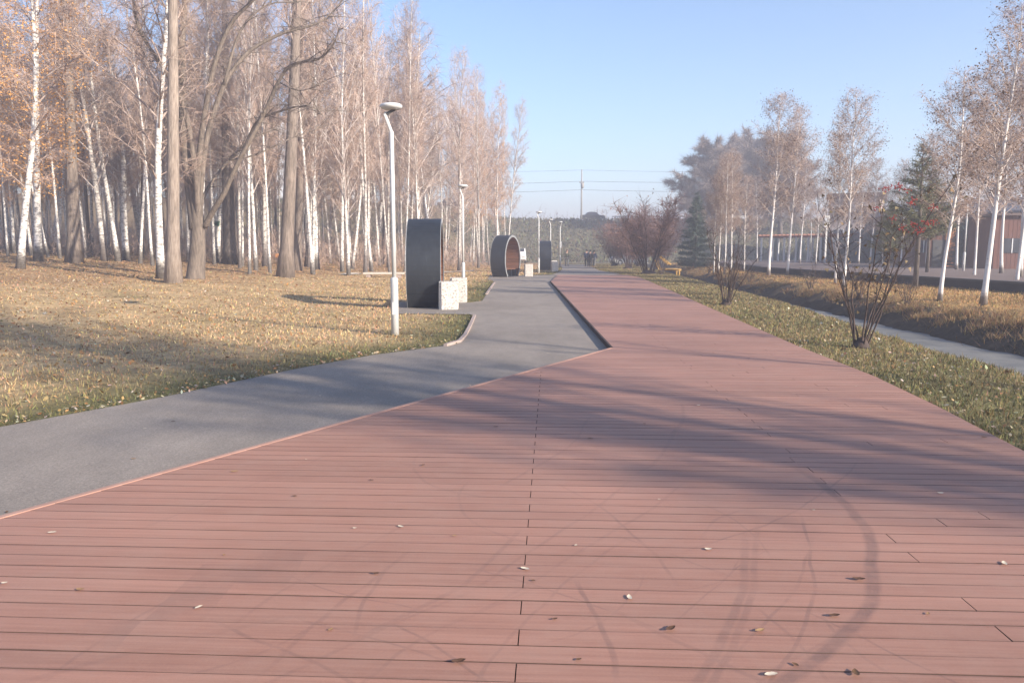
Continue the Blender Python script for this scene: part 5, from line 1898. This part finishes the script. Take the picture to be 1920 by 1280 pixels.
LEAVES = [(372, 1138, 'pale', .95), (8, 1093, 'pale', .3), (752, 987, 'pale', -.6), (665, 990, 'pale', .1), (98, 998, 'pale', .2), (1080, 1022, 'pale', .9), (985, 1066, 'pale', -.5), (1236, 936, 'pale', -.4),
          (1883, 1056, 'pale', 1.2), (1526, 956, 'pale', .5), (1445, 1264, 'pale', .2), (574, 861, 'pale', 0), (440, 884, 'tan', .3), (1000, 1088, 'brown', -.3), (1610, 1086, 'brown', -.2), (1085, 1236, 'brown', .6),
          (1257, 1179, 'brown', .7), (1492, 1246, 'brown', -1.0), (1564, 1154, 'brown', .1), (553, 930, 'brown', -.2), (930, 800, 'brown', 0), (793, 872, 'brown', 1), (705, 1075, 'brown', -.1), (150, 1105, 'tan', -.05),
          (697, 900, 'brown', -.4), (1107, 822, 'brown', -.3), (1605, 724, 'pale', .2), (1764, 925, 'pale', .1), (1208, 794, 'brown', 0), (1845, 820, 'brown', 0), (1040, 1160, 'brown', .4), (1604, 1262, 'brown', 1.4),
          (948, 787, 'pale', .2), (1310, 760, 'pale', .3), (852, 1004, 'tan', .2), (1328, 1030, 'pale', .0), (272, 803, 'pale', .2), (250, 860, 'tan', .4), (325, 790, 'brown', .2), (600, 742, 'pale', .3), (1027, 662, 'pale', .2), (13, 960, 'brown', -.9),
          (1425, 1182, 'tan', .4), (620, 1180, 'tan', .8), (860, 1240, 'brown', .3), (1740, 1150, 'tan', .9), (1180, 1120, 'pale', 1.6), (420, 1040, 'tan', 2.0)]
lrank = {}
for i in sorted(range(len(LEAVES)), key=lambda q: -LEAVES[q][1]):
    u, v_, kind, rz = LEAVES[i]
    asp = i in (36, 37, 38, 39, 40, 41)
    p = G(u, v_, ASPH + .002 if asp else .003)
    o = link('fallen_leaf', LM[kind][i % 2])
    o.location = p; o.rotation_euler = (0, 0, rz)
    s_ = .52 + .2 * math.sin(i * 3.3)
    o.scale = (s_, s_, s_)
    if i == 0: tag(o, 'white leaf lying alone on the boards at the lower left', 'leaf', 'leaves on the deck')
    elif i == 14: tag(o, 'large dark leaf beside the thick curved tyre mark', 'leaf', 'leaves on the deck')
    elif i == 13: tag(o, 'dark curled leaf on the centre joint line of the boards', 'leaf', 'leaves on the deck')
    elif asp:
        lrank['a'] = lrank.get('a', -1) + 1
        tag(o, ORD[lrank['a']] + ' single dry leaf on the grey asphalt, counting away from the viewer', 'leaf', 'leaves on the asphalt')
    else:
        w_ = {'pale': 'pale', 'brown': 'dark brown', 'tan': 'tan'}[kind]
        lrank[w_] = lrank.get(w_, -1) + 1
        tag(o, ORD[lrank[w_]] + ' small ' + w_ + ' dry leaf on the boards, counting away from the viewer', 'leaf', w_ + ' leaves on the deck')

# ------------------------------------------------------------------ haze
hm = bpy.data.materials.new('haze air')
hm.use_nodes = True
nt = hm.node_tree
for n_ in list(nt.nodes):
    if n_.type == 'BSDF_PRINCIPLED': nt.nodes.remove(n_)
pv = nt.nodes.new('ShaderNodeVolumePrincipled')
pv.inputs['Color'].default_value = (.88, .86, .97, 1)
pv.inputs['Density'].default_value = HAZE_DENSITY
pv.inputs['Anisotropy'].default_value = .15
nt.links.new(pv.outputs[0], nt.nodes['Material Output'].inputs['Volume'])
hz = MB().box((0, 1600, 14), (5200, 4000, 32)).build('haze', hm)
tag(hz, 'thin autumn haze filling the park air', None, None, 'stuff')
